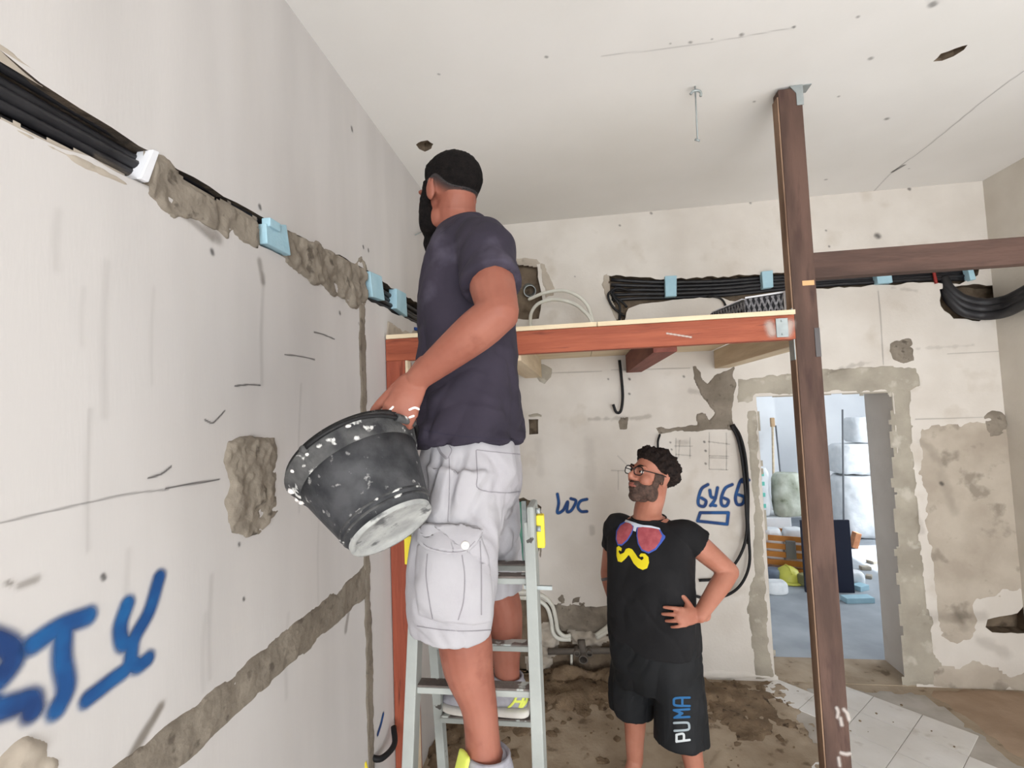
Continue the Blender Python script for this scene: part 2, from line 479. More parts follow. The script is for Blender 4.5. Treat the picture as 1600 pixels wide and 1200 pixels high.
# --- ceiling with two broken spots
ch1 = CE.uvs([(650, 226), (658, 221), (668, 219), (677, 225), (674, 232), (664, 237), (655, 233)])
ch2 = CE.uvs([(1458, 96), (1470, 84), (1492, 76), (1512, 70), (1506, 78), (1490, 88), (1472, 95)])
ce = slab('ceiling', CE, [(XL - .2, YN - .2), (XR + .2, YN - .2), (XR + .2, Y2), (XL - .2, Y2)],
          [(ragged(ch1, .004, .02, 1), .05, 1), (ragged(ch2, .003, .02, 2), .05, 1)], .2, [M_ce, M_mas])
b = new(); box(b, (XR + .1, (YN + YB) / 2, ZC / 2), (.2, YB - YN, ZC)); wr = struct(obj('wall_right', b, M_wr))
# the side window: an opening in the right wall behind the camera is modelled by splitting the wall
bpy.data.objects.remove(wr, do_unlink=True)
wr = slab('wall_right', RW, [(YN, 0), (YB, 0), (YB, ZC), (YN, ZC)], [([(-1.9, .4), (2.2, .4), (2.2, 2.6), (-1.9, 2.6)], None, 0)], .2, [M_wr])
NW = Frame((0, YN, 0), (1, 0, 0), (0, 0, 1), (0, 1, 0))
wn = slab('wall_front', NW, [(XL - .2, 0), (XR + .2, 0), (XR + .2, ZC), (XL - .2, ZC)], [([(-.45, .3), (2.75, .3), (2.75, 2.8), (-.45, 2.8)], None, 0)], .2, [M_wr])
# --- floor
b = new(); box(b, (.94, 3.01, -.1), (4.2, 2.02, .2)); fl = struct(obj('floor', b, M_floor))
# tile bed and diagonal tiles on the right
tb = [(1.14, 3.66), (1.22, 3.2), (1.12, 2.7), (1.05, 2.2), (.95, 1.6), (.9, .6), (2.26, .6), (2.24, 2.2), (2.2, 3.0), (2.16, 3.6)]
patch('tile_bed', fl, FL, tb, .004, M_grout, res=.03, rag=.03, rough=.0006, uv=True)
tw = .25; c45 = math.cos(math.pi / 4); tme = None
for i in range(-14, 20):
    for j in range(-4, 24):
        cx, cy = 1.984 + (i - j) * tw * c45, 3.354 + tw * c45 - (i + j) * tw * c45
        q = poly_sd(tb, np.array([cx]), np.array([cy]))[0]
        if q < .1 or cy < 1.0: continue
        if tme is None:
            b = new(); box(b, (0, 0, 0), (tw - .004, tw - .004, .012), Matrix.Rotation(math.pi / 4, 3, 'Z'), .0015)
            tme = bpy.data.meshes.new('tile'); b.to_mesh(tme); b.free(); tme.materials.append(M_tile)
        o = bpy.data.objects.new('tile', tme); COL.objects.link(o); o.parent = fl
        o.location = Vector((cx, cy, .003 + random.uniform(-.0006, .0006))) - wloc(fl)
patch('dust_layer', fl, FL, [(1.0, 3.67), (1.5, 3.67), (1.32, 3.45), (1.26, 3.1), (1.35, 2.8), (1.18, 2.4), (1.12, 1.8), (.6, 1.8), (.6, 3.4)], .009, M_floor, res=.02, rag=.10, rough=.002, edge=.05, uv=True)
patch('brown_floor_strip', fl, FL, [(2.16, 3.68), (2.2, 3.3), (2.22, 2.9), (2.3, 2.2), (2.83, 2.0), (2.83, 3.68)], .012, M_brnstrip, res=.025, rag=.03, rough=.001, edge=.07, uv=True)  # browner strip of floor along the right wall
patch('dirt_heap', fl, FL, [(-.95, 3.68), (1.2, 3.68), (1.1, 3.35), (.7, 3.28), (.2, 3.35), (-.2, 3.2), (-.6, 2.9), (-.75, 2.2), (-.95, 2.1)], .035, M_dirt, res=.02, rag=.12, rough=.018, edge=.14, uv=True, rs=14)
patch('dirt_heap', fl, FL, [(-.5, 3.735), (.85, 3.735), (.8, 3.55), (.5, 3.5), (.1, 3.52), (-.3, 3.48)], .075, M_dirt, res=.016, rag=.05, rough=.02, edge=.12, uv=True, rs=16)
patch('dirt_heap', fl, FL, [(.72, 3.62), (1.25, 3.62), (1.2, 3.2), (1.02, 3.0), (.8, 3.0), (.62, 3.2)], .02, M_dirt, res=.018, rag=.10, rough=.012, edge=.1, uv=True, rs=16)
for (px, py, r) in [(880, 1130, .05), (862, 1145, .06), (815, 1140, .08), (805, 1175, .07), (870, 1170, .03), (915, 1150, .03), (955, 1120, .05), (943, 1190, .06),
                    (900, 1110, .035), (925, 1145, .03), (1130, 1150, .05), (1165, 1115, .06), (1200, 1090, .07), (1180, 1150, .05), (1240, 1080, .05), (1140, 1190, .05),
                    (1225, 1150, .04), (1190, 1185, .05), (840, 1115, .04), (890, 1190, .03), (1255, 1180, .03), (965, 1155, .035)]:
    c = atZ(px, py, 0); n = 7
    patch('mortar_splat', fl, FL, [(c.x + r * math.cos(6.283 * k / n) * random.uniform(.5, 1), c.y + r * math.sin(6.283 * k / n) * random.uniform(.5, 1)) for k in range(n)],
          .007, M_dirt, res=.009, rag=.02, rough=.004, uv=True)
b = new(); box(b, (.94, -1.6, -.1), (4.2, 7.2, .2)); struct(obj('floor_front_part', b, M_tile))  # unseen floor, given pale tile to bounce light onto the ceiling
# threshold strip and the next room
b = new(); box(b, (1.708, 3.85, -.095), (.893, .34, .2)); struct(obj('trim_1', b, M_floor))
b = new(); box(b, (2.6, 6.4, -.1), (5.2, 4.76, .2)); f2 = struct(obj('floor_next_room', b, M_floor2))
b = new(); box(b, (2.6, 8.75, 1.4), (5.2, .1, 2.8)); struct(obj('wall_next_room_back', b, M_white2))
b = new(); box(b, (2.6, 6.4, 2.85), (5.2, 4.8, .1)); struct(obj('ceiling_next_room', b, M_white2))
b = new(); box(b, (-.05, 6.4, 1.4), (.1, 4.8, 2.8)); struct(obj('wall_next_room_left', b, M_white2))
RW2 = Frame((5.2, 0, 0), (0, 1, 0), (0, 0, 1), (-1, 0, 0))
slab('wall_next_room_right', RW2, [(4.0, 0), (8.8, 0), (8.8, 2.8), (4.0, 2.8)], [([(4.7, .8), (7.2, .8), (7.2, 2.6), (4.7, 2.6)], None, 0)], .1, [M_white2])
b = new(); box(b, (2.55, 8.3, 1.4), (.8, .9, 2.8)); struct(obj('wall_next_room_pier', b, M_white2))
b = new(); box(b, (4.1, 3.93, 1.4), (2.1, .12, 2.8)); struct(obj('wall_next_room_front', b, M_white2))

# ------------------------------------------------------------------ cement on the left wall (children of the wall)
patch('cement_patch', wl, LW, [(.945, 2.47), (1.03, 2.44), (1.1, 2.47), (1.2, 2.455), (1.34, 2.475), (1.34, 2.575), (1.2, 2.555), (1.06, 2.555), (1.0, 2.59), (.95, 2.575)], .004, M_cem, res=.007, rag=.012, rough=.009, uv=True, edge=.012)
patch('cement_patch', wl, LW, [(1.475, 2.475), (1.55, 2.445), (1.7, 2.45), (1.85, 2.43), (2.0, 2.40), (2.04, 2.44), (2.1, 2.46), (2.11, 2.64), (2.05, 2.685), (1.99, 2.635), (1.85, 2.62), (1.7, 2.62), (1.6, 2.605), (1.48, 2.59)], .006, M_cem, res=.007, rag=.018, rough=.011, uv=True, edge=.012)
patch('cement_strip', wl, LW, [(2.01, 2.47), (2.085, 2.47), (2.075, 2.0), (2.08, 1.6), (2.07, 1.2), (2.085, .8), (2.07, .4), (2.09, .05), (2.0, .05), (2.01, .5), (2.005, 1.0), (2.015, 1.6), (2.01, 2.0)], .0035, M_cem2, res=.008, rag=.010, rough=.003, uv=True, edge=.008)
patch('cement_strip', wl, LW, [(-.1, 1.165), (.9, 1.16), (1.08, 1.155), (1.5, 1.165), (2.03, 1.165), (2.03, 1.33), (1.98, 1.315), (1.8, 1.29), (1.5, 1.30), (1.2, 1.275), (.9, 1.275), (-.1, 1.27)], .0045, M_cem2, res=.008, rag=.012, rough=.004, uv=True, edge=.008)
patch('cement_patch', wl, LW, [(352, 686), (372, 678), (405, 680), (432, 678), (434, 720), (431, 760), (437, 800), (425, 815), (405, 838), (388, 840), (362, 832), (352, 800), (345, 790), (354, 760), (350, 720)], .010, M_cem, res=.006, rag=.012, rough=.010, edge=.012)
patch('cement_patch', wl, LW, [(-120, 1250), (-60, 1190), (0, 1180), (40, 1150), (75, 1148), (88, 1180), (82, 1260), (0, 1290)], .006, M_old, res=.006, rag=.02, rough=.006)
# torn plaster edges beside the channel
patch('torn_plaster', wl, LW, [(.68, 2.465), (.8, 2.455), (.9, 2.462), (.93, 2.482), (.8, 2.486), (.68, 2.482)], .003, M_old, res=.006, rag=.012, rough=.003, uv=True)
patch('torn_plaster', wl, LW, [(.55, 2.62), (.72, 2.615), (.8, 2.595), (.8, 2.58), (.55, 2.60)], .003, M_old, res=.006, rag=.01, rough=.003, uv=True)
# wall corner beside the platform, rough old plaster
patch('torn_plaster', wl, LW, [(605, 500), (640, 515), (655, 505), (655, 545), (612, 560), (600, 540)], .004, M_old, res=.008, rag=.015, rough=.004)

# ------------------------------------------------------------------ cement and old plaster on the back wall
patch('cement_patch', wb, BW, [(1080, 572), (1088, 569), (1094, 578), (1098, 592), (1105, 598), (1120, 585), (1130, 578), (1147, 574), (1150, 610), (1144, 640), (1147, 672), (1110, 672), (1090, 675), (1060, 675), (1030, 680), (1024, 668), (1060, 666), (1088, 664), (1087, 645), (1104, 645), (1108, 655), (1115, 645), (1098, 622), (1086, 598)],
      .006, M_cem2, res=.009, rag=.012, rough=.005, edge=.012)
patch('cement_patch', wb, BW, [(1150, 590), (1190, 588), (1240, 580), (1300, 575), (1380, 570), (1430, 574), (1443, 590), (1440, 604), (1425, 612), (1180, 618), (1178, 628), (1150, 632)], .004, M_cem3, res=.014, rag=.015, rough=.002)
patch('cement_patch', wb, BW, [(1393, 606), (1428, 606), (1424, 660), (1432, 760), (1440, 850), (1452, 940), (1462, 1000), (1480, 1075), (1416, 1072), (1402, 800)], .005, M_cem3, res=.016, rag=.02, rough=.002)
patch('cement_patch', wb, BW, [(1166, 640), (1181, 640), (1192, 800), (1203, 1000), (1211, 1060), (1180, 1062), (1172, 990), (1163, 950), (1175, 900), (1176, 800), (1170, 720)], .004, M_cem3, res=.014, rag=.02, rough=.003)
patch('old_plaster', wb, BW, [(1428, 660), (1480, 655), (1560, 655), (1640, 640), (1690, 925), (1590, 925), (1532, 948), (1526, 1000), (1500, 1020), (1460, 1000), (1450, 900), (1436, 760)], .0025, M_old, res=.02, rag=.03, rough=.0015, edge=.05)
patch('old_plaster', wb, BW, [(1455, 1040), (1530, 1034), (1570, 1050), (1680, 1050), (1690, 1086), (1448, 1078)], .006, M_old, res=.02, rag=.03, rough=.002)
patch('cement_patch', wb, BW, [(1388, 535), (1400, 528), (1425, 528), (1433, 545), (1430, 565), (1412, 570), (1395, 562), (1386, 550)], .012, M_cem, res=.008, rag=.012, rough=.014, edge=.03)
patch('cement_patch', wb, BW, [(1535, 650), (1548, 638), (1568, 642), (1578, 660), (1575, 678), (1560, 682), (1545, 685), (1538, 668)], .008, M_cem, res=.008, rag=.012, rough=.014, edge=.03)
patch('cement_patch', wb, BW, [(1575, 515), (1590, 505), (1610, 510), (1612, 545), (1590, 550), (1576, 535)], .008, M_cem, res=.008, rag=.015, rough=.012, edge=.03)
patch('cement_patch', wb, BW, [(963, 650), (984, 650), (981, 672), (966, 673)], .003, M_cem2, res=.006, rag=.006, rough=.003)
patch('cement_patch', wb, BW, [(822, 652), (824, 646), (840, 643), (849, 647), (848, 654), (842, 653), (828, 654)], .003, M_cem3, res=.006, rag=.004, rough=.002)
patch('torn_plaster', wb, BW, [(842, 408), (852, 412), (860, 430), (868, 450), (866, 462), (850, 470), (846, 440)], .003, M_old, res=.008, rag=.012, rough=.003)
patch('torn_plaster', wb, BW, [(796, 400), (840, 402), (848, 412), (842, 416), (796, 412)], .003, M_old, res=.008, rag=.010, rough=.003)
patch('torn_plaster', wb, BW, [(940, 428), (952, 424), (950, 440), (955, 470), (970, 500), (958, 496), (948, 470), (938, 445)], .004, M_old, res=.008, rag=.010, rough=.004)
patch('cement_patch', wb, BW, [(830, 565), (850, 568), (864, 575), (863, 590), (852, 602), (842, 596), (834, 585)], .005, M_cem3, res=.008, rag=.010, rough=.003)
patch('cement_patch', wb, BW, [(868, 935), (872, 924), (884, 928), (886, 945), (896, 930), (915, 926), (922, 948), (960, 945), (985, 948), (985, 992), (880, 985), (862, 960)], .012, M_cem2, res=.010, rag=.02, rough=.010, edge=.02, base=-.01)
patch('mortar_lump', wb, BW, [(892, 990), (905, 985), (935, 985), (950, 1000), (938, 1015), (912, 1018), (896, 1008)], .02, M_old, res=.009, rag=.02, rough=.02, edge=.03, base=-.03)
patch('mortar_lump', wb, BW, [(838, 985), (862, 972), (872, 1000), (868, 1030), (845, 1036), (834, 1010)], .02, M_old, res=.009, rag=.02, rough=.02, edge=.03, base=-.04)
patch('mortar_lump', wb, BW, [(818, 1030), (840, 1025), (862, 1036), (856, 1052), (825, 1056)], .03, M_old, res=.009, rag=.02, rough=.02, edge=.03, base=-.03)
patch('torn_plaster', wb, BW, [(832, 786), (848, 800), (852, 850), (844, 875), (838, 850), (838, 800)], .004, M_cem, res=.008, rag=.012, rough=.004)
# plaster skirting step left of the doorway
patch('torn_plaster', wb, BW, [(1088, 1050), (1130, 1046), (1180, 1050), (1212, 1056), (1213, 1062), (1088, 1062)], .008, M_wb, res=.01, rag=.01, rough=.002)
# --- writing and pencil marks
spray('sprayed_letters', wl, LW, [[(-58, 1000), (-40, 1110), (-36, 1160)], [(-62, 1010), (-20, 1000), (12, 1012), (18, 1032), (-4, 1062), (-40, 1088)], [(-40, 1085), (-10, 1108), (20, 1102), (45, 1095), (50, 1110)]], .038, M_dkblue, .6, res=.003)
spray('sprayed_letters', wl, LW, [[(52, 1006), (92, 980), (136, 963)], [(98, 985), (96, 1030), (102, 1075), (88, 1108)]], .035, M_blue, .6, res=.003)
spray('sprayed_letters', wl, LW, [[(198, 944), (187, 978), (190, 1004), (200, 1006)], [(248, 902), (232, 955), (208, 1000), (200, 1040), (172, 1064), (136, 1092)], [(204, 1036), (216, 1040), (230, 1030)]], .032, M_blue, .6, res=.003)
spray('sprayed_mark', wl, LW, [[(598, 1117), (595, 1130), (590, 1146)]], .022, M_dkblue, .35, res=.003)
spray('sprayed_letters', wb, BW, [[(871, 772), (873, 786), (871, 801), (880, 797), (887, 784), (886, 799), (893, 797), (900, 783), (892, 779)], [(917, 780), (907, 783), (903, 792), (908, 799), (917, 799)]], .022, M_dkblue, .4, res=.004)
spray('sprayed_letters', wb, BW, [[(1106, 757), (1096, 764), (1091, 780), (1092, 789), (1100, 791), (1103, 783), (1096, 778)], [(1109, 766), (1111, 776), (1118, 778)], [(1121, 762), (1117, 780), (1110, 790)], [(1112, 789), (1118, 790)],
                                 [(1144, 757), (1133, 763), (1127, 778), (1128, 789), (1135, 790), (1138, 782), (1131, 778)], [(1168, 748), (1158, 750), (1153, 762), (1149, 778), (1152, 788), (1160, 787), (1163, 777), (1154, 773)], [(1160, 753), (1170, 750)]], .022, M_dkblue, .4, res=.004)
spray('sprayed_box', wb, BW, [[(1094, 801), (1138, 801)], [(1138, 801), (1136, 819)], [(1136, 819), (1090, 814)], [(1090, 814), (1094, 801)]], .022, M_dkblue, .4, res=.004)
spray('sprayed_mark', wb, BW, [[(987, 778), (988, 765), (996, 762)]], .022, M_dkblue, .4, res=.004)
def pencil(fr, w, lines, parent, st=.8, r=.0025):
    for l in lines: spray('pencil_line', parent, fr, [l], w, M_pencil, .6, res=max(r, w * .8), strength=st)
pencil(LW, .0035, [[(0, 817), (60, 803), (130, 787), (200, 772), (262, 765)]], wl, .35)
pencil(LW, .004, [[(258, 763), (300, 756), (342, 749)], [(366, 603), (390, 601), (406, 602)], [(444, 554), (470, 557), (491, 562)], [(490, 519), (505, 523), (522, 530)],
                  [(319, 656), (330, 661), (338, 655), (350, 642)], [(230, 747), (250, 741), (266, 729)]], wl, .75)
pencil(BW, .006, [[(1056, 685), (1056, 722)], [(1062, 688), (1060, 716)], [(1078, 684), (1078, 716)], [(1054, 697), (1082, 697)], [(1056, 710), (1080, 712)], [(1108, 676), (1108, 732)], [(1135, 676), (1135, 734)],
                  [(1106, 690), (1140, 694)], [(1108, 712), (1138, 713)], [(1109, 715), (1137, 716)], [(1108, 733), (1137, 734)], [(955, 735), (988, 736)], [(965, 712), (985, 732)], [(966, 736), (966, 765)],
                  [(860, 583), (940, 580)], [(955, 578), (1010, 577), (1078, 575)], [(1372, 455), (1376, 500), (1380, 570)], [(1480, 553), (1580, 548)], [(1430, 655), (1535, 652)]], wb, .28, .004)
for (px, py, ln) in [(165, 410, 240), (140, 640, 220), (412, 430, 170), (470, 600, 200), (410, 700, 120), (200, 860, 150), (330, 900, 160), (500, 760, 200), (90, 330, 90), (130, 450, 90), (240, 450, 150), (320, 960, 120), (450, 960, 130)]:
    spray('drip_mark', wl, LW, [[(px, py), (px - 4, py + ln * .5), (px - 3, py + ln)]], random.uniform(.008, .018), M_smear, .9, res=.006, strength=random.uniform(.07, .14), lift=.0008)
for (pl, w, st) in [([(250, 1105), (232, 1135), (205, 1180)], .02, .8), ([(150, 245), (230, 290)], .01, .5), ([(322, 350), (340, 372)], .03, .5), ([(280, 330), (300, 345), (330, 372)], .02, .5),
                    ([(30, 915), (55, 905)], .012, .5), ([(10, 910), (16, 912)], .008, .7), ([(545, 950), (540, 985)], .02, .5), ([(560, 505), (565, 512)], .01, .5), ([(405, 408), (410, 440)], .02, .5)]:
    spray('smear_mark', wl, LW, [pl], w, M_dsmear, .8, res=.005, strength=st*.7, lift=.001, wob=.004)
for (pl, w, st) in [([(1290, 585), (1330, 572), (1360, 566)], .02, .6), ([(1430, 545), (1520, 540)], .012, .4), ([(1440, 690), (1470, 720)], .05, .5), ([(1470, 740), (1490, 800)], .05, .35), ([(1430, 800), (1440, 830)], .04, .5),
                    ([(1395, 450), (1430, 455)], .01, .4), ([(920, 655), (1000, 653), (1016, 650)], .02, .6), ([(1080, 610), (1095, 614)], .03, .5), ([(1440, 965), (1535, 962)], .06, .5), ([(1495, 960), (1505, 980)], .05, .5), ([(1060, 690), (1072, 692)], .03, .5),
                    ([(840, 690), (845, 740)], .05, .2), ([(920, 690), (925, 760)], .07, .2), ([(1530, 1000), (1570, 1020)], .06, .4), ([(1180, 660), (1186, 700)], .05, .4), ([(925, 825), (925, 832)], .03, .6)]:
    spray('smear_mark', wb, BW, [pl], w, M_dsmear, .8, res=.008, strength=st*.35, lift=.004, wob=.02)
# ceiling marks: cracks, plugs
spray('crack', ce, CE, [[(1362, 302), (1395, 268), (1440, 235), (1490, 195), (1545, 150), (1600, 110)]], .006, M_pencil, .7, res=.006, strength=.38)
spray('crack', ce, CE, [[(1395, 268), (1412, 258)]], .02, M_pencil, .7, res=.006, strength=.6)
spray('crack', ce, CE, [[(940, 87), (1040, 75), (1130, 62), (1240, 42)]], .005, M_pencil, .7, res=.006, strength=.22)
for px, py, r in [(1158, 53, .012), (1078, 65, .010), (1240, 41, .009), (1340, 25, .009), (1360, 90, .014), (1385, 185, .016), (1310, 150, .009), (1178, 158, .009), (1290, 280, .014), (853, 88, .010), (685, 115, .008), (1047, 67, .006), (1457, 5, .02), (1112, 60, .006), (1420, 263, .008)]:
    u, v = CE.uv(px, py)
    spray('plug_mark', ce, CE, [[(u, v), (u + r * .4, v + r * .3)]], r * 1.2, M_pencil, .8, res=.003, uv=True, strength=.4)
for px, py, r in [(968, 352, .012), (1017, 333, .014), (1172, 317, .012), (1420, 295, .016), (1370, 368, .03), (1290, 360, .010), (1295, 385, .010), (950, 592, .01), (983, 592, .014), (983, 615, .012), (1068, 588, .012), (1100, 690, .012), (1102, 704, .012), (1102, 724, .012), (1047, 691, .01), (1049, 702, .01),
                 (1470, 755, .02), (1575, 592, .02), (845, 815, .01), (898, 432, .008)]:
    u, v = BW.uv(px, py)
    spray('plug_mark', wb, BW, [[(u, v), (u + r * .3, v - r * .3)]], r * 1.1, M_pencil, .8, res=.004, uv=True, strength=.5)
for px, py, r in [(549, 200, .016), (567, 385, .012), (405, 322, .012), (330, 392, .012), (530, 488, .012), (372, 850, .008), (380, 935, .008), (160, 900, .01), (330, 330, .01), (575, 390, .012)]:
    u, v = LW.uv(px, py)
    spray('plug_mark', wl, LW, [[(u, v), (u + r * .2, v - r * .5)]], r, M_pencil, .8, res=.003, uv=True, strength=.6)

# ================================================================== CABLES AND SPACERS
ORD = ['uppermost', 'second from the top', 'third from the top', 'fourth from the top', 'lowest']
for i in range(5):
    z = 2.588 - i * .0245
    pts = [(XL - .028 - .008 * math.sin(i * 2.1), y, z + .004 * math.sin(y * 3 + i * 1.7)) for y in np.linspace(.24, 3.58, 14)]
    tag(obj('conduit', tube(pts, .0125, 10, 4), M_black),
        ORD[i] + ' black conduit in the long channel along the left wall', 'conduit', 'black conduits in the left wall channel')
for i in range(5):
    a = [(955, 437 + i * 8), (1000, 440 + i * 6.5), (1050, 441 + i * 6), (1130, 439 + i * 5.5), (1210, 433 + i * 5), (1300, 429 + i * 4), (1380, 426 + i * 3.6), (1450, 422 + i * 3.6), (1505, 420 + i * 4)]
    pts = [atY(px, py, YB + .03 - .012 * math.sin(i * 1.9 + k)) for k, (px, py) in enumerate(a)]
    tag(obj('electric_cable', tube(pts, .0135, 10, 4), M_black), ORD[i] + ' black cable in the channel high on the back wall', 'cable', 'black cables in the back wall channel')
# loose ends hanging out at the left end of the back channel
for k, (pp, lab) in enumerate([([(958, 452), (950, 462), (958, 480), (976, 494)], 'black cable end bent down out of the back wall channel, left one'),
                               ([(962, 448), (958, 462), (968, 478), (968, 503)], 'black cable end dropping straight down behind the platform'),
                               ([(985, 455), (965, 450), (955, 458), (972, 472), (980, 480)], 'black cable end curling back at the left end of the channel')]):
    pts = [atY(px, py, YB - .015 - .02 * math.sin(1.2 * j)) for j, (px, py) in enumerate(pp)]
    tag(obj('electric_cable', tube(pts, .0095, 8, 5), M_blackr), lab, 'cable', 'cable ends on the back wall')
pts = [atY(px, py, YB - .02) for px, py in [(1105, 462), (1125, 466), (1134, 478), (1138, 500)]]
tag(obj('electric_cable', tube(pts, .008, 8, 5), M_blackr), 'thin black cable dropping behind the patterned metal bundle', 'cable')
# thick bundle sweeping round the right corner
for k, (dy, lab) in enumerate([(-8, 'upper'), (2, 'middle'), (12, 'lower')]):
    pts = [atY(px, py + dy * w, YB + d) for px, py, d, w in [(1474, 438, .03, .5), (1482, 456, .0, .8), (1503, 474, -.03, 1), (1535, 481, -.05, 1)]] + [atX(px, py + dy, XR - .04 - .01 * k) for px, py in [(1566, 478), (1590, 468), (1625, 448), (1680, 415)]]
    tag(obj('thick_conduit', tube(pts, .031, 12, 6), M_black), lab + ' thick black hose of the bundle sagging at the right corner', 'hose', 'thick hoses at the right corner')
pts = [atY(px, py, YB - .01) for px, py in [(1458, 418), (1460, 430), (1463, 443)]]
tag(obj('red_cable', tube(pts, .010, 8, 4), mat('red_cable', S(140, 44, 40), rough=.5)), 'short red cable piece at the right end of the channel', 'cable')
# foam spacers
def spacer(fr, pxy, h0, h1, lab, m=M_foam, extra=None):
    q = [fr.uv(*p) for p in pxy]
    b = new(); v0 = [b.verts.new(fr.p(x, y, h0)) for x, y in q]; v1 = [b.verts.new(fr.p(x, y, h1)) for x, y in q]
    b.faces.new(v0); b.faces.new(v1[::-1]); n = len(q)
    for i in range(n): b.faces.new((v0[(i + 1) % n], v0[i], v1[i], v1[(i + 1) % n]))
    bmesh.ops.recalc_face_normals(b, faces=b.faces[:])
    bmesh.ops.bevel(b, geom=b.edges[:], offset=.002, segments=1, affect='EDGES')
    if extra: extra(b)
    return tag(obj('foam_spacer', b, m), lab, 'foam block', 'foam blocks wedged in the cable channels')
def lw_extra(b):
    p = atX(424, 350, XL + .012); box(b, p + Vector((0, 0, -.004)), (.03, .055, .028), None, .004)
spacer(LW, [(407, 350), (440, 352), (447, 400), (409, 381)], -.03, .018, 'pale blue foam block with a crushed top lip, between the two cement stretches', extra=lw_extra)
spacer(LW, [(573, 424), (592, 432), (597, 470), (578, 464)], -.03, .015, 'pale blue foam block beside the top of the vertical cement strip')
spacer(LW, [(616, 451), (631, 459), (633, 495), (616, 482)], -.03, .014, 'pale blue foam block closest to the shoulder of the man on the ladder')
spacer(LW, [(232, 234), (243, 238), (226, 286), (212, 279)], -.03, .012, 'thin white foam strip holding the conduits at the left of the photo', M_wfoam)
spacer(BW, [(1038, 433), (1056, 432), (1056, 464), (1039, 465)], -.02, .03, 'pale blue foam block leftmost in the back wall channel')
spacer(BW, [(1188, 426), (1205, 424), (1206, 450), (1190, 452)], -.02, .03, 'pale blue foam block just left of the brown post')
spacer(BW, [(1365, 428), (1388, 424), (1391, 443), (1368, 445)], -.02, .03, 'pale blue foam block just under the brown cross beam')
spacer(BW, [(1506, 418), (1514, 417), (1520, 438), (1511, 440)], -.02, .03, 'small pale blue foam block at the right end of the channel')

# hanging cable under the platform
pts = [atY(px, py, YB - d) for px, py, d in [(968, 563, .02), (971, 590, .04), (973, 620, .05), (970, 642, .06), (963, 644, .07), (958, 632, .08)]]
tag(obj('electric_cable', tube(pts, .0105, 8, 6), M_blackr), 'black cable hanging in a hook below the platform', 'cable')
for k, (pp, lab, r) in enumerate([
    ([(1144, 664), (1154, 680), (1162, 710), (1167, 760), (1168, 800), (1170, 840), (1171, 880), (1160, 910), (1140, 928), (1110, 936), (1085, 931)], 'black cable looping down beside the doorway, longest loop', .010),
    ([(1142, 664), (1152, 684), (1159, 715), (1164, 760), (1166, 800), (1167, 830), (1160, 860), (1144, 886), (1118, 904), (1092, 907)], 'black cable looping down beside the doorway, inner loop', .010),
    ([(1146, 663), (1157, 682), (1165, 715), (1169, 765), (1169, 810), (1169, 850)], 'short black cable lying along the two loops beside the doorway', .009),
    ([(1031, 679), (1028, 690), (1029, 705), (1034, 716), (1037, 735)], 'thin black cable dropping behind the dark haired head', .008)]):
    pts = [atY(px, py, YB - .015 - .05 * math.sin(math.pi * j / (len(pp) - 1))) for j, (px, py) in enumerate(pp)]
    tag(obj('electric_cable', tube(pts, r, 8, 6), M_blackr), lab, 'cable', 'black cables beside the doorway')
zt0 = 2.354 + .0125
p = LW.p(*LW.uv(582, 1188)); tag(obj('wall_cable', tube([p + Vector((-.01, 0, .01)), p + Vector((.03, .03, -.01)), p + Vector((.05, .12, -.012)), p + Vector((.02, .19, .02))], .013, 10, 5), M_blackr), 'short black cable sticking out at the foot of the vertical cement strip', 'cable')
p = LW.p(*LW.uv(571, 1197)); tag(obj('yellow_sleeve', tube([p + Vector((-.005, 0, .015)), p + Vector((.012, .005, -.06))], .009, 10), mat('yellow_plastic', S(236, 214, 60), rough=.5)), 'small yellow sleeve at the foot of the vertical cement strip', 'sleeve')
# pipe stub and white conduit loops above the platform
a, bb = atY(826, 452, YB + .09), atY(828, 455, YB + .0)
tag(obj('pipe_stub', hollow_tube(a, bb, .048, .006), M_steel), 'short grey pipe stub in the hole above the platform', 'pipe')
for k, (pp, lab) in enumerate([([(826, 468), (850, 458), (880, 454), (905, 464), (920, 482), (927, 512)], 'white conduit curving over the platform, outer arc'),
                               ([(829, 512), (830, 490), (842, 474), (868, 468), (895, 474), (912, 486), (924, 503)], 'white conduit curving over the platform, inner arc')]):
    pts = [atY(px, py, 3.3 + .3 * (1 - j / 5)) for j, (px, py) in enumerate(pp)]
    pts.append(Vector((pts[-1].x, pts[-1].y, zt0)))
    if k: pts.insert(0, Vector((pts[0].x, pts[0].y, zt0)))
    tag(obj('white_conduit', tube(pts, .0125, 10, 6), M_wpipe), lab, 'conduit', 'white conduits on the platform')
# plumbing in the broken-open wall near the floor
for k, (pp, lab) in enumerate([([(770, 925), (815, 925), (845, 930), (862, 945), (868, 965), (872, 985), (882, 994), (892, 993)], 'upper white water pipe snaking down the broken wall'),
                               ([(770, 934), (815, 934), (838, 937), (854, 948), (861, 968), (864, 988), (874, 998), (892, 999)], 'lower white water pipe snaking down the broken wall'),
                               ([(931, 993), (948, 980), (962, 969), (985, 955)], 'upper white pipe rising behind the man in black'),
                               ([(932, 997), (950, 986), (966, 980), (985, 970)], 'lower white pipe rising behind the man in black')]):
    pts = [atY(px, py, YB - .012) for px, py in pp]
    tag(obj('water_pipe', tube(pts, .0155, 10, 6), M_wpipe), lab, 'pipe', 'white water pipes in the broken wall')
t = thing('drain_pipe', 'grey brown drain pipe with a three way fitting near the floor', 'pipe', atY(910, 1040, YB))
y = YB - .02
obj('pipe_run', tube([atY(856, 1018, y), atY(985, 1016, y)], .022, 14), M_gpipe, t)
c = atY(911, 1018, y)
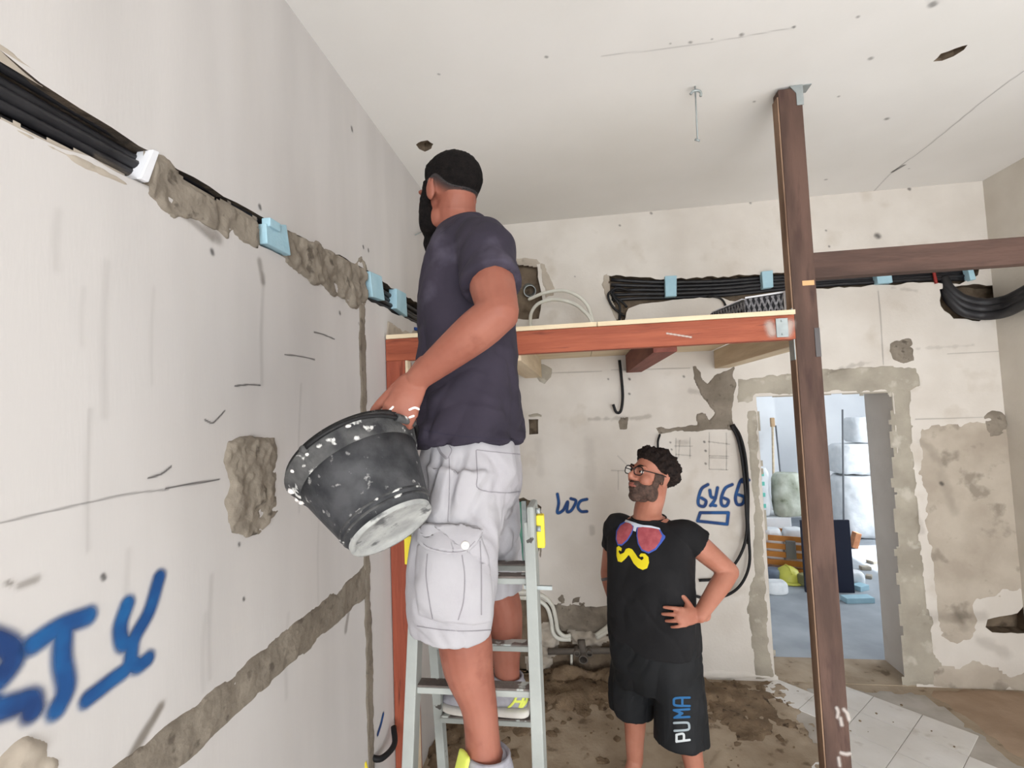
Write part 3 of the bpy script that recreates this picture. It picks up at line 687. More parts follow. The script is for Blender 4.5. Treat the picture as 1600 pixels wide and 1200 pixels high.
obj('fitting', hollow_tube(c + Vector((0, .03, -.02)), c + Vector((0, -.05, -.035)), .034, .008), M_gpipe, t)
obj('fitting', hollow_tube(c + Vector((-.045, .03, .005)), c + Vector((-.045, -.035, .0)), .024, .007), M_gpipe, t)
obj('fitting', hollow_tube(c + Vector((.045, .03, .005)), c + Vector((.045, -.035, .0)), .024, .007), M_gpipe, t)
obj('riser', tube([c, atY(908, 1000, y + .01)], .028, 14), M_gpipe, t)
obj('riser', tube([atY(893, 1020, y), atY(893, 1048, y + .01)], .01, 10), M_wpipe, t)
# green board edge seen in the recess behind the ladder
t = thing('green_board', 'green plasterboard strip with a pale edge in the wall recess by the ladder', 'board', atY(815, 884, YB))
b = new(); p0, p1 = atY(797, 884, YB), atY(820, 785, YB); box(b, ((p0.x + p1.x) / 2, YB + .03, (p0.z + p1.z) / 2), (p1.x - p0.x, .02, p1.z - p0.z)); obj('panel', b, M_teal, t)
b = new(); p0, p1 = atY(817, 884, YB), atY(823, 783, YB); box(b, ((p0.x + p1.x) / 2, YB + .015, (p0.z + p1.z) / 2), (.035, .03, p1.z - p0.z)); obj('edge_strip', b, M_steel, t)
# ceiling hook rod and wall nail
t = thing('ceiling_rod', 'thin metal rod with a small bracket hanging from the ceiling', 'rod', CE.p(*CE.uv(1086, 135)))
p = CE.p(*CE.uv(1086, 135)); q = atY(1090, 220, p.y)
obj('rod', tube([p, q], .0035, 8), M_steel, t)
obj('bracket', tube([p + Vector((-.022, 0, -.035)), p + Vector((-.01, 0, -.022)), p + Vector((.012, 0, -.022)), p + Vector((.024, 0, -.034)), p + Vector((.022, 0, -.05))], .006, 8, 4), M_steel, t)
obj('nut', tube([q + Vector((-.012, 0, .008)), q + Vector((.01, 0, -.002))], .005, 8), M_steel, t)
p = atX(666, 359, XL); p.y = LW.uv(664, 360)[0]; p = LW.p(*LW.uv(664, 360))
q = atX(649, 367, XL + .04); tag(obj('wall_nail', tube([p, q], .004, 8), M_steel), 'thin nail sticking out of the left wall beside the long beard', 'nail')
c = atX(651, 516, XL); tag(obj('blue_clip', tube([c + Vector((.005, -.05, 0)), c + Vector((.03, .03, .004)), c + Vector((.03, .1, .002))], .010, 8, 3), mat('blue_plastic', S(36, 66, 128), rough=.5)), 'small dark blue plastic piece above the left end of the platform', 'clip')

# ================================================================== PLATFORM (loft) AND TIMBERS
MZ0, MZ1, MY = 2.222, 2.332, 2.30
t = thing('timber_platform', 'red stained timber platform with a pale board on top, running to the back wall', 'platform', (0.02, 2.99, MZ0))
b = new(); box(b, (.013, MY + .028, (MZ0 + MZ1) / 2), (1.92, .056, MZ1 - MZ0), None, .004); fb = obj('front_beam', b, M_red, t)
b = new()
for x0, x1 in [(-.945, -.27), (-.268, .36), (.362, .985)]:
    pass
for i, (x0, x1) in enumerate([(-.94, .10), (.103, .975)]):
    b = new(); box(b, ((x0 + x1) / 2, 2.98, MZ1 + .011), (x1 - x0, 1.38, .021), None, .002); obj('deck_board', b, M_ply, t)
for (px0, px1, m, zb) in [(820, 846, M_raw, 2.195), (979, 1003, M_redj, 2.20), (1118, 1142, M_raw, 2.20)]:
    xa, xb = atY(px0, 582, 3.66).x, atY(px1, 582, 3.66).x
    b = new(); box(b, ((xa + xb) / 2, (MY + .056 + 3.675) / 2, (zb + MZ1) / 2), (xb - xa, 3.675 - MY - .056, MZ1 - zb), None, .003); obj('joist', b, m, t)
b = new(); p = atY(1222, 512, MY - .004); box(b, p, (.05, .004, .085), None, .001)
for dz in (-.03, .03): box(b, p + Vector((0, -.004, dz)), (.008, .006, .008))
obj('bracket', b, M_steel, t)
for l in [[(1202, 508), (1206, 520)], [(1234, 506), (1230, 520)]]:
    spray('scuff_mark', t, Frame((0, MY, 0), (1, 0, 0), (0, 0, 1), (0, -1, 0)), [l], .035, paint_mat('pale_scuff', S(205, 190, 180)), .9, res=.006, strength=.6)
spray('scuff_mark', t, Frame((0, MY, 0), (1, 0, 0), (0, 0, 1), (0, -1, 0)), [[(1042, 521), (1080, 527)]], .006, paint_mat('pale_scuff', S(205, 190, 180)), .6, res=.004, strength=.9)
# red post carrying the left end
xa, xb = atY(609, 760, MY).x, atY(640, 760, MY).x
t = thing('red_post', 'red stained timber post against the left wall under the platform end', 'post', (XL + .05, MY + .05, 0))
b = new(); box(b, (XL + .052, MY + .05, MZ0 / 2), (.098, .1, MZ0), None, .004); obj('timber', b, M_redv, t)
b = new(); box(b, (XL + .107, MY + .03, MZ0 / 2), (.012, .05, MZ0), None, .002); obj('pale_batten', b, M_raw, t)
# brown post and its brackets
PX0, PX1, PY0, PY1 = 0.987, 1.089, 2.335, 2.395
t = thing('brown_post', 'tall dark brown timber post from floor to ceiling in front of the doorway', 'post', (1.04, 2.36, 0))
b = new(); box(b, ((PX0 + PX1) / 2, (PY0 + PY1) / 2, ZC / 2 - .006), (PX1 - PX0, PY1 - PY0, ZC - .012), None, .003)
obj('timber', b, M_brn, t)
b = new(); box(b, (PX0 - .0035, (PY0 + PY1) / 2, ZC / 2 - .02), (.006, PY1 - PY0 - .004, ZC - .05), None, .001); obj('pale_edge_face', b, mat('raw_edge', S(150, 122, 100), S(112, 86, 70), 3, .75, .2, 14, stretch=(5, 5, .9)), t)
b = new()
prism(b, [(PX1 - .052, 0, ZC - .003), (PX1 + .004, 0, ZC - .003), (PX1 + .004, 0, ZC - .098), (PX1 - .026, 0, ZC - .098), (PX1 - .026, 0, ZC - .040)], (0, PY0 - .0045, 0), (0, PY0 - .0005, 0))
box(b, (PX1 + .02, PY0 + .03, ZC - .003), (.05, .06, .004)); obj('ceiling_bracket', b, M_steel, t)
b = new(); z = atY(1240, 545, PY0).z
box(b, (PX0 - .009, PY0 + .02, z), (.004, .05, .10)); box(b, (PX0 - .009, PY0 + .02, z + .14), (.004, .05, .09)); obj('platform_bracket', b, M_steel, t)
b = new(); z = atY(1275, 535, PY0).z; box(b, (PX1 - .012, PY0 - .002, z), (.022, .004, .13)); obj('nail_plate', b, mat('dark_plate', S(96, 92, 92), rough=.6, metal=.3), t)
b = new(); z = atY(1265, 442, PY0).z; box(b, ((PX0 + PX1) / 2 + .018, PY0 - .0015, z), (.05, .002, .022)); obj('tape', b, mat('tan_tape', S(212, 168, 120), rough=.6), t)
for l in [[(1307, 1106), (1309, 1112), (1308, 1120)], [(1318, 1108), (1323, 1114), (1326, 1124)], [(1313, 1122), (1315, 1132)], [(1314, 1176), (1322, 1178), (1328, 1177)], [(1310, 1184), (1312, 1196)]]:
    spray('splash_mark', t, Frame((0, PY0, 0), (1, 0, 0), (0, 0, 1), (0, -1, 0)), [l], .013, paint_mat('white_splash', S(205, 195, 188)), 1.0, res=.002, strength=.7, wob=.0022)
# cross beam to the right wall
za, zb = atY(1279, 434, PY0 + .01).z, atY(1279, 394, PY0 + .01).z
tag(obj('cross_beam', box(new(), ((PX1 + XR) / 2, PY0 + .04, (za + zb) / 2), (XR - PX1, .06, zb - za), None, .003), M_brnh), 'dark brown horizontal beam from the tall post to the right wall', 'beam')
# things lying on the platform
zt = MZ1 + .022
t = thing('metal_lath_bundle', 'bundle of dark patterned metal lath in a white edged tray on the platform', 'bundle', (.84, 2.55, zt))
def lath(pa, pb, zh, first):
    pa, pb = Vector(pa), Vector(pb); d = (pb - pa); L = d.length; d.normalize(); n = Vector((d.y, -d.x, 0))
    b = new(); mid = (pa + pb) / 2
    M = Matrix((d, -n, Vector((0, 0, 1)))).transposed()
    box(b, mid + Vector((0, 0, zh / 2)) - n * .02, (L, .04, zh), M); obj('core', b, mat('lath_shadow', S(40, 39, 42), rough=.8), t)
    k = int(L / .024)
    for s in (1, -1):
        b = new()
        for i in range(-1, k + 1):
            x0 = i * .024 + .012; a = pa + d * max(0, min(L, x0 - s * .016)); c = pa + d * max(0, min(L, x0 + s * .016))
            if (a - c).length < .005: continue
            bar(b, a + n * .004 + Vector((0, 0, .004)), c + n * .004 + Vector((0, 0, zh - .004)), .006 if s > 0 else .009, .004, n)
        obj('strand_layer', b, mat('lath_steel', S(150, 148, 150), S(96, 94, 98), 60, .5, metal=.4), t)
y1 = 2.46
A, B2, C2 = Vector(atY(1112, 494, 2.78)), Vector(atY(1166, 492, 2.50)), Vector(atY(1226, 488, 2.44))
for v in (A, B2, C2): v.z = zt
lath(A, B2, .095, True); lath(B2, C2, .105, False)
b = new(); d = (C2 - B2).normalized(); n = Vector((d.y, -d.x, 0))
bar(b, C2 + d * .008 + Vector((0, 0, 0)), C2 + d * .008 + Vector((0, 0, .115)), .014, .03, n); bar(b, B2 + n * -.01 + Vector((0, 0, .108)), C2 - n * .01 + Vector((0, 0, .112)), .03, .008)
bar(b, B2 + n * -.02 + Vector((0, 0, .002)), C2 - n * .02 + Vector((0, 0, .002)), .06, .004)
bar(b, A + Vector((.02, .02, .1)), B2 + Vector((.01, .03, .108)), .04, .006)
obj('white_tray_edge', b, M_wfoam, t)
c = atY(915, 505, 2.62); c.z = zt
b = new(); prism(b, [c + Vector((-.035, 0, 0)), c + Vector((.045, 0, 0)), c + Vector((.03, 0, .02)), c + Vector((.0, 0, .042))], (0, 0, 0), (0, .06, 0))
tag(obj('wood_offcut', b, mat('offcut', S(196, 150, 106), rough=.8)), 'small wooden offcut on the platform under the white conduit arcs', 'wood')

# ================================================================== STEPLADDER
LAP, LYC, LSL = 1.745, 1.40, 0.244
def nearpt(px, py):     # point on the near half's sloping plane
    d = ray(px, py); # y = LYC - LSL*(LAP - z)
    k = (LYC - LSL * (LAP - 1.95)) / (d[1] - LSL * d[2]); return Vector(CAM_P + d * k)
def farpt(px, py):
    d = ray(px, py); k = (LYC + LSL * (LAP - 1.95)) / (d[1] + LSL * d[2]); return Vector(CAM_P + d * k)
M_lad = mat('chipped_ladder_paint', S(160, 163, 159), S(146, 149, 145), 8, .55, .1, 40, c3=S(70, 66, 62), s3=26, lo3=.665, hi3=.69)
M_ladd = mat('worn_tread', S(122, 112, 106), S(92, 84, 80), 14, .8, .4, 60, c3=S(190, 194, 190), s3=18, lo3=.58, hi3=.62)
lad = thing('stepladder', 'pale grey chipped metal stepladder under the straddling man', 'ladder', (-.3, LYC, 0))
def ext(a, b, z):
    k = (z - a.z) / (b.z - a.z); return a + (b - a) * k
nl = (nearpt(650, 962), nearpt(641, 1190)); nr = (nearpt(829, 850), nearpt(842, 1190))
frl = (farpt(668, 1010), farpt(700, 1190)); frr = (farpt(825, 900), farpt(828, 1190))
# keep the two halves of equal outline: mirror the near half
def stile(pair, sgn):
    t0, b0 = ext(pair[0], pair[1], 1.635), ext(pair[0], pair[1], 0.0)
    bb = new(); bar(bb, t0, b0, .03, .045, (0, sgn * -1, LSL), .003); return t0, b0, bb
TOPW = {}
for nm, pair, sgn in (('l', nl, 1), ('r', nr, 1)):
    t0, b0, bb = stile(pair, sgn); TOPW[nm] = (t0, b0); obj('stile', bb, M_lad, lad)
def mir(v): return Vector((v.x - .048 * (1.635 - v.z), 2 * LYC - v.y, v.z))
FARW = {}
for nm in 'lr':
    t0, b0 = mir(TOPW[nm][0]), mir(TOPW[nm][1])
    bb = new(); bar(bb, t0, b0, .028, .04, (0, 1, LSL), .003); obj('stile', bb, M_lad, lad); FARW[nm] = (t0, b0)
for k in range(6):
    z = 1.487 - .261 * k
    for W, s in ((TOPW, -1), (FARW, 1)):
        a, c = ext(W['l'][0], W['l'][1], z), ext(W['r'][0], W['r'][1], z)
        dpt = .042
        bb = new(); box(bb, (a + c) / 2 + Vector((0, -s * .01, 0)), ((c - a).length - .02, dpt, .016), None, .003)
        tr = obj('tread', bb, M_lad, lad)
        bb = new(); box(bb, (a + c) / 2 + Vector((0, -s * .01, .010)), ((c - a).length - .024, dpt - .006, .005), None, .001); obj('worn_top', bb, M_ladd, tr)
for nm in 'lr':
    sx = -1 if nm == 'l' else 1
    p = (TOPW[nm][0] + FARW[nm][0]) / 2
    bb = new(); box(bb, p + Vector((sx * .006, 0, .0)), (.022, .12, .10), None, .01); obj('hinge_plate', bb, M_lad, lad)
    for dz in (-.02, .03):
        q = p + Vector((sx * .018, -.02, dz)); obj('hinge_bolt', tube([q, q + Vector((sx * .012, 0, 0))], .008, 10), M_steel, lad)
    # yellow guard clipped outside each stile top
    bb = new(); q = atY(845, 829, 1.40) if nm == 'r' else atY(640, 858, 1.36)
    box(bb, q, (.022, .03, .092 if nm == 'r' else .08), None, .004); g = obj('yellow_guard', bb, mat('yellow_plastic', S(236, 214, 60), rough=.5), lad); g['label'] = 'yellow plastic guard'
    bb = new(); bar(bb, p + Vector((0, 0, .02)), q, .012, .012); obj('guard_pin', bb, M_steel, lad)
# braces between the halves
for nm in 'lr':
    sx = 1 if nm == 'l' else -1
    a = ext(*TOPW[nm], 0.75) + Vector((sx * .022, 0, 0)); c = ext(*FARW[nm], 0.75) + Vector((sx * .022, 0, 0))
    bb = new(); bar(bb, a, c, .004, .02); obj('brace', bb, M_steel, lad)
a = ext(*FARW['l'], 1.5) + Vector((.02, -.02, 0)); obj('cord', tube([a, (a + Vector((.05, .05, -.3))), a + Vector((.10, .14, -.72))], .003, 6, 5), M_wpipe, lad)
q = ext(*TOPW['r'], 1.475) ; bb = new(); bar(bb, q + Vector((-.02, -.012, 0)), q + Vector((.055, -.012, -.002)), .008, .01); obj('rung_pin', bb, M_steel, lad)
for nm in 'lr':
    for W in (TOPW, FARW):
        bb = new(); box(bb, W[nm][1] + Vector((0, 0, .02)), (.04, .06, .04), None, .006); obj('rubber_foot', bb, M_blackr, lad)

# ================================================================== PEOPLE
class Solid:
    """collects overlapping closed pieces and grows one continuous surface from them"""
    def __init__(s): s.v, s.f = [], []
    def chain(s, pts, rad, seg=18, sub=4, flat=1.0, fdir=None):
        P = [Vector(p) for p in pts]
        if len(P) > 2 and sub > 1:
            rr = smooth_path([(r, 0, 0) for r in rad], sub); P = smooth_path(P, sub); rad = [max(.002, q.x) for q in rr]
        else:
            rad = list(rad)
        d0 = (P[0] - P[1]).normalized(); d1 = (P[-1] - P[-2]).normalized()
        pre = [(P[0] + d0 * rad[0] * math.sin(a), rad[0] * math.cos(a)) for a in (1.45, 1.0, .5)]
        post = [(P[-1] + d1 * rad[-1] * math.sin(a), rad[-1] * math.cos(a)) for a in (.5, 1.0, 1.45)]
        Q = [p for p, r in pre] + P + [p for p, r in post]; R = [r for p, r in pre] + rad + [r for p, r in post]
        rings_to(s.v, s.f, tube_rings(Q, R, seg, flat, fdir)); return s
    def cut(s, pts, rad, seg=24, sub=4, flat=1.0, fdir=None):
        P = [Vector(p) for p in pts]
        if len(P) > 2 and sub > 1:
            rr = smooth_path([(r, 0, 0) for r in rad], sub); P = smooth_path(P, sub); rad = [max(.002, q.x) for q in rr]
        rings_to(s.v, s.f, tube_rings(P, list(rad), seg, flat, fdir)); return s
    def ell(s, c, r, M=None, seg=20, rows=12):
        c = Vector(c); M = M or Matrix.Identity(3); rings = []
        for i in range(rows + 1):
            t = math.pi * (i + .02 if i == 0 else (i - .02 if i == rows else i)) / rows
            rings.append([c + M @ Vector((r[0] * math.sin(t) * math.cos(a), r[1] * math.sin(t) * math.sin(a), r[2] * math.cos(t))) for a in (2 * math.pi * k / seg for k in range(seg))])
        rings.reverse(); rings_to(s.v, s.f, rings); return s
    def loft(s, secs, seg=36, sub=3):
        """secs: (centre, axis a, axis b, ra, rb, exponent)"""
        rings = []
        def lerp(i, t, k):
            q = [secs[max(0, i - 1)][k], secs[i][k], secs[min(len(secs) - 1, i + 1)][k], secs[min(len(secs) - 1, i + 2)][k]]
            p0, p1, p2, p3 = q
            return 0.5 * ((p1 * 2) + (p2 - p0) * t + (p0 * 2 - p1 * 5 + p2 * 4 - p3) * t * t + (p1 * 3 - p0 - p2 * 3 + p3) * t ** 3)
        out = []
        for i in range(len(secs) - 1):
            for k in range(sub): out.append([lerp(i, k / sub, j) for j in range(6)])
        out.append(list(secs[-1]))
        for c, a, b, ra, rb, e in out:
            ring = []
            for k in range(seg):
                t = 2 * math.pi * k / seg; ct, st = math.cos(t), math.sin(t)
                ring.append(c + a * ra * math.copysign(abs(ct) ** (2 / e), ct) + b * rb * math.copysign(abs(st) ** (2 / e), st))
            rings.append(ring)
        rings_to(s.v, s.f, rings); return s
    def mesh(s, vox=.005, smooth=3, fac=.5):
        me = mesh_from(s.v, s.f); bm = bmesh.new(); bm.from_mesh(me); bmesh.ops.recalc_face_normals(bm, faces=bm.faces[:]); bm.to_mesh(me); bm.free()
        o = bpy.data.objects.new('tmp', me); COL.objects.link(o)
        m = o.modifiers.new('r', 'REMESH'); m.mode = 'VOXEL'; m.voxel_size = vox; m.use_smooth_shade = True
        if smooth:
            m = o.modifiers.new('s', 'SMOOTH'); m.factor = fac; m.iterations = smooth
        dg = bpy.context.evaluated_depsgraph_get(); ev = o.evaluated_get(dg)
        out = bpy.data.meshes.new_from_object(ev, depsgraph=dg)
        bpy.data.objects.remove(o, do_unlink=True); bpy.data.meshes.remove(me)
        out.polygons.foreach_set('use_smooth', [True] * len(out.polygons)); return out
def coords(me):
    a = np.empty(len(me.vertices) * 3); me.vertices.foreach_get('co', a); return a.reshape(-1, 3)
def normals(me):
    a = np.empty(len(me.vertices) * 3, np.float32); me.vertex_normals.foreach_get('vector', a); return a.reshape(-1, 3).astype(float)
def displace(me, d):
    c = coords(me) + normals(me) * d[:, None]; me.vertices.foreach_set('co', c.ravel()); me.update()
def wrinkle(me, amp, axes, seed=0., o=3, ridge=True):
    c = coords(me) @ np.array(axes, float).T
    n = fbm(c + seed, o)
    if ridge: n = (1 - np.abs(n) * 2.4)
    displace(me, amp * n); return me
def folds(me, amp, along, fa, fc, seed=0., w=None):
    """cloth creases running along a direction: sharp valleys, soft ridges"""
    a = np.array(along, float); a /= np.linalg.norm(a); c = coords(me); t = c @ a; r = c - np.outer(t, a)
    wob = fbm(c * 5 + seed, 2)[:, None] * .03
    p = (r + wob) * fc + np.outer(t, a) * fa + seed
    n = vnoise(p); d = np.maximum(1 - np.abs(n) * 3.0, -.4) * (.55 + .45 * vnoise(c * 6 + seed * 2))
    d = d * amp * -1
    displace(me, d if w is None else d * (.25 + .75 * w))
def bvh_of(me):
    return BVHTree.FromPolygons([v.co.copy() for v in me.vertices], [tuple(p.vertices) for p in me.polygons])
def project(name, parent, bvh, poly, thick, material, res=2.0, lift=.001, lines=None, width=0, soft_edge=True):
    """a print, pocket or seam laid on cloth: outline given in photo pixels, pressed onto the surface"""
    if lines:
        L = [[(p.x, p.y) for p in smooth_path([(a, b, 0) for a, b in l], 5)] if len(l) > 2 else l for l in lines]
        xs = [p[0] for l in L for p in l]; ys = [p[1] for l in L for p in l]; m = width
    else:
        xs = [p[0] for p in poly]; ys = [p[1] for p in poly]; m = res
    us = np.arange(min(xs) - m, max(xs) + m + res, res); vv = np.arange(min(ys) - m, max(ys) + m + res, res)
    X, Y = np.meshgrid(us, vv, indexing='ij')
    sd = (width / 2 - line_d(L, X, Y)) if lines else poly_sd(poly, X, Y)
    # snap border vertices towards the outline
    idx = -np.ones(X.shape, int); V, F = [], []; org = Vector(CAM_P)
    def vert(i, j):
        if idx[i, j] >= 0: return idx[i, j]
        x, y = X[i, j], Y[i, j]
        if sd[i, j] < 0:
            e = .25
            g = lambda a, b: ((width / 2 - line_d(L, np.array([a]), np.array([b]))) if lines else poly_sd(poly, np.array([a]), np.array([b])))[0]
            gx, gy = (g(x + e, y) - g(x - e, y)) / (2 * e), (g(x, y + e) - g(x, y - e)) / (2 * e); l = math.hypot(gx, gy) + 1e-6
            x -= gx / l * sd[i, j]; y -= gy / l * sd[i, j]
        d = Vector(ray(x, y)).normalized(); hit = bvh.ray_cast(org, d)
        if hit[0] is None: return -1
        n = hit[1] if hit[1].dot(d) < 0 else -hit[1]
        k = 1.0 if not soft_edge else float(sstep(-.2, res * 1.5, sd[i, j]))
        idx[i, j] = len(V); V.append(hit[0] + n * (lift + thick * k)); return idx[i, j]
    for i in range(X.shape[0] - 1):
        for j in range(X.shape[1] - 1):
            if max(sd[i, j], sd[i + 1, j], sd[i, j + 1], sd[i + 1, j + 1]) > 0:
                q = [vert(i, j), vert(i + 1, j), vert(i + 1, j + 1), vert(i, j + 1)]
                if min(q) >= 0 and max((V[q[0]] - V[q[2]]).length, (V[q[1]] - V[q[3]]).length) < .05: F.append(q)
    if not F: return None
    return obj(name, mesh_from(V, F, True), material, parent)

M_skin = mat('skin_ladder_man', S(154, 98, 81), S(140, 84, 68), 9, .55, .12, 130, sub=.15, c3=S(128, 74, 59), s3=16, lo3=.56, hi3=.74, bdist=.002)
M_skin2 = mat('skin_floor_man', S(178, 122, 102), S(162, 104, 84), 9, .5, .1, 130, sub=.15, bdist=.002)
M_hair = mat('black_hair', S(14, 12, 12), S(26, 22, 21), 60, .85, .6, 140, spec=.1)
M_fade = mat('short_cropped_hair', S(120, 88, 76), S(86, 66, 60), 50, .7, .3, 200)
M_hair2 = mat('dark_brown_hair', S(26, 20, 19), S(44, 34, 30), 45, .75, .8, 120, spec=.15)
M_beard2 = mat('short_brown_beard', S(92, 70, 60), S(62, 48, 42), 70, .7, .6, 180)
M_navy = mat('navy_cotton', S(42, 37, 48), S(52, 46, 58), 7, .9, .2, 240, c3=S(84, 78, 92), s3=6.5, lo3=.58, hi3=.78, bdist=.002)
M_blk = mat('black_cotton', S(17, 16, 18), S(26, 25, 27), 7, .85, .2, 240, bdist=.002)
M_blks = mat('black_shorts', S(14, 15, 17), S(25, 26, 29), 6, .75, .2, 240, bdist=.002)
M_short = mat('white_cotton', S(174, 171, 174), S(162, 158, 162), 6, .9, .25, 200, bdist=.002)
M_seam = mat('white_cotton_seam', S(142, 138, 142), S(132, 128, 132), 30, .9)
M_shoeg = mat('grey_mesh_shoe', S(168, 166, 174), S(152, 150, 158), 40, .8, .3, 300, bdist=.002)
M_sole = mat('white_sole', S(222, 218, 212), S(204, 199, 192), 14, .7)
M_lime = mat('lime_panel', S(214, 222, 100), rough=.6)
M_dark = mat('dark_lining', S(40, 38, 44), rough=.8)
M_eye = mat('eye_white', S(226, 220, 214), rough=.3)
M_iris = mat('eye_iris', S(40, 28, 22), rough=.2)
M_lip = mat('lips', S(146, 88, 76), rough=.5)
M_dustw = mat('dried_plaster', S(228, 222, 218), rough=.9)

def hand(S_, wrist, fwd, dors, thumb_side, curls, spread=0.0, sc=1.0, thumb=None, tcurl=.5):
    """palm and five fingers; fwd = wrist to knuckles, dors = back of hand, thumb_side = +x towards thumb"""
    y = Vector(fwd).normalized(); z = Vector(dors); z = (z - y * y.dot(z)).normalized(); x = y.cross(z)
    if x.dot(Vector(thumb_side)) < 0: x = -x
    W = Vector(wrist); g = lambda a, b, c: W + (x * a + y * b + z * c) * sc
    S_.chain([g(0, -.03, 0), g(.002, .01, 0), g(.002, .05, .002), g(0, .082, 0)], [.026 * sc, .029 * sc, .036 * sc, .034 * sc], flat=.46, fdir=z, sub=4)
    S_.chain([g(.028, .082, 0), g(-.028, .076, 0)], [.013 * sc, .012 * sc], sub=1)
    S_.chain([g(.012, .012, -.006), g(.034, .045, -.010)], [.017 * sc, .016 * sc], sub=1)      # ball of the thumb
    for k, (ox, L, r) in enumerate([(.030, .074, .0094), (.010, .083, .0098), (-.0105, .077, .0094), (-.030, .060, .0084)]):
        p = g(ox, .084 - .003 * abs(k - 1), 0); ang = 0; sp = spread * (1.5 - k) / 1.5
        pts = [g(ox * .9, .06, 0), p]; rad = [r * sc, r * 1.02 * sc]
        for j, (fr_, c) in enumerate(zip((.45, .30, .25), curls[k] if isinstance(curls[0], (list, tuple)) else curls)):
            ang += c
            d = (y * math.cos(ang) - z * math.sin(ang)); d = (d + x * math.sin(sp) * math.cos(ang)).normalized()
            p = p + d * L * fr_ * sc; pts.append(p); rad.append(r * sc * (1 - .1 * (j + 1)))
        S_.chain(pts, rad, seg=12, sub=3)
    th = thumb or (.75, .6, -.25)
    d = (x * th[0] + y * th[1] + z * th[2]).normalized(); p = g(.030, .030, -.006); p1 = p + d * .036 * sc
    d2 = (d + (y * .6 - x * .5 - z * .2) * tcurl).normalized(); p2 = p1 + d2 * .030 * sc; p3 = p2 + (d2 + (y * .3 - x * .3) * tcurl).normalized() * .022 * sc
    S_.chain([p - d * .015 * sc, p, p1, p2, p3], [.014 * sc, .014 * sc, .0118 * sc, .0108 * sc, .0085 * sc], seg=12, sub=3)

def head_frame(f, pitch=0.0, roll=0.0):
    f = Vector((f[0], f[1], 0)).normalized(); l = Vector((0, 0, 1)).cross(f); R3 = Matrix((l, f, Vector((0, 0, 1)))).transposed()
    return R3 @ Matrix.Rotation(pitch, 3, 'X') @ Matrix.Rotation(roll, 3, 'Y')
def head(S_, c, R3, k, wide=1.0):
    """x = the person's left, y = forward, z = up"""
    c = Vector(c); g = lambda x, y, z: c + R3 @ (Vector((x * wide, y, z)) * k); e = lambda p, r: S_.ell(g(*p), (r[0] * k * wide, r[1] * k, r[2] * k), R3)
    e((0, -.014, .032), (.077, .098, .084)); e((0, .03, .0), (.068, .066, .085)); e((0, .034, -.055), (.056, .056, .056)); e((0, .066, -.092), (.03, .026, .024))
    for s in (1, -1):
        e((s * .040, .062, -.020), (.028, .028, .03)); e((s * .033, .083, .030), (.026, .014, .010)); e((s * .047, .02, -.07), (.018, .035, .03))
        e((s * .079, -.008, -.002), (.009, .020, .033)); e((s * .084, -.016, .010), (.007, .014, .022)); e((s * .011, .101, -.024), (.009, .010, .008))
    S_.chain([g(0, .092, .022), g(0, .102, .004), g(0, .116, -.016), g(0, .108, -.024)], [.008 * k, .010 * k, .0125 * k, .010 * k], sub=3, seg=12)
    e((0, .086, -.052), (.028, .014, .020))
    return g, e
def shell(name, parent, bvh, c, R3, k, fn, material, nseg=96, nrow=64, seed=0.0, cover=None):
    """hair grown over the head surface: fn(dir in head frame) -> thickness in metres, negative where there is none"""
    c = Vector(c); V, F = [], []; D = []
    for i in range(nrow + 1):
        t = math.pi * (i + (.02 if i == 0 else (-.02 if i == nrow else 0))) / nrow
        for j in range(nseg):
            a = 2 * math.pi * j / nseg; D.append((math.sin(t) * math.cos(a), math.sin(t) * math.sin(a), math.cos(t)))
    D = np.array(D); T = fn(D)
    for d, t in zip(D, T):
        w = (R3 @ Vector(d)).normalized(); h = bvh.ray_cast(c + w * .30, -w)
        p = h[0] if h[0] is not None else c + w * .09 * k
        V.append(p + w * float(t))
    for i in range(nrow):
        for j in range(nseg):
            a, b2 = i * nseg + j, i * nseg + (j + 1) % nseg
            q = [a, a + nseg, b2 + nseg, b2]
            if max(T[x] for x in q) > -.004: F.append(q)
    used = sorted({i for q in F for i in q}); mp = {u: n for n, u in enumerate(used)}
    me = mesh_from([V[i] for i in used], [[mp[i] for i in q] for q in F], True)
    if cover is not None:
        at = me.attributes.new('cover', 'FLOAT', 'POINT'); at.data.foreach_set('value', cover(D)[used])
    return obj(name, me, material, parent)
def eyes(parent, g, R3, k):
    for s in (1, -1):
        sl = Solid().ell(g(s * .031, .084, .010), (.0125 * k, .008 * k, .0065 * k), R3); o = obj('eye', mesh_from(sl.v, sl.f, True), M_eye, parent)
        sl = Solid().ell(g(s * .031, .0915, .010), (.005 * k, .002 * k, .005 * k), R3); obj('iris', mesh_from(sl.v, sl.f, True), M_iris, o)
        obj('eyebrow', tube([g(s * .014, .097, .031), g(s * .034, .096, .036), g(s * .054, .080, .030)], [.004 * k] * 7, 8, 3), M_hair2, parent)
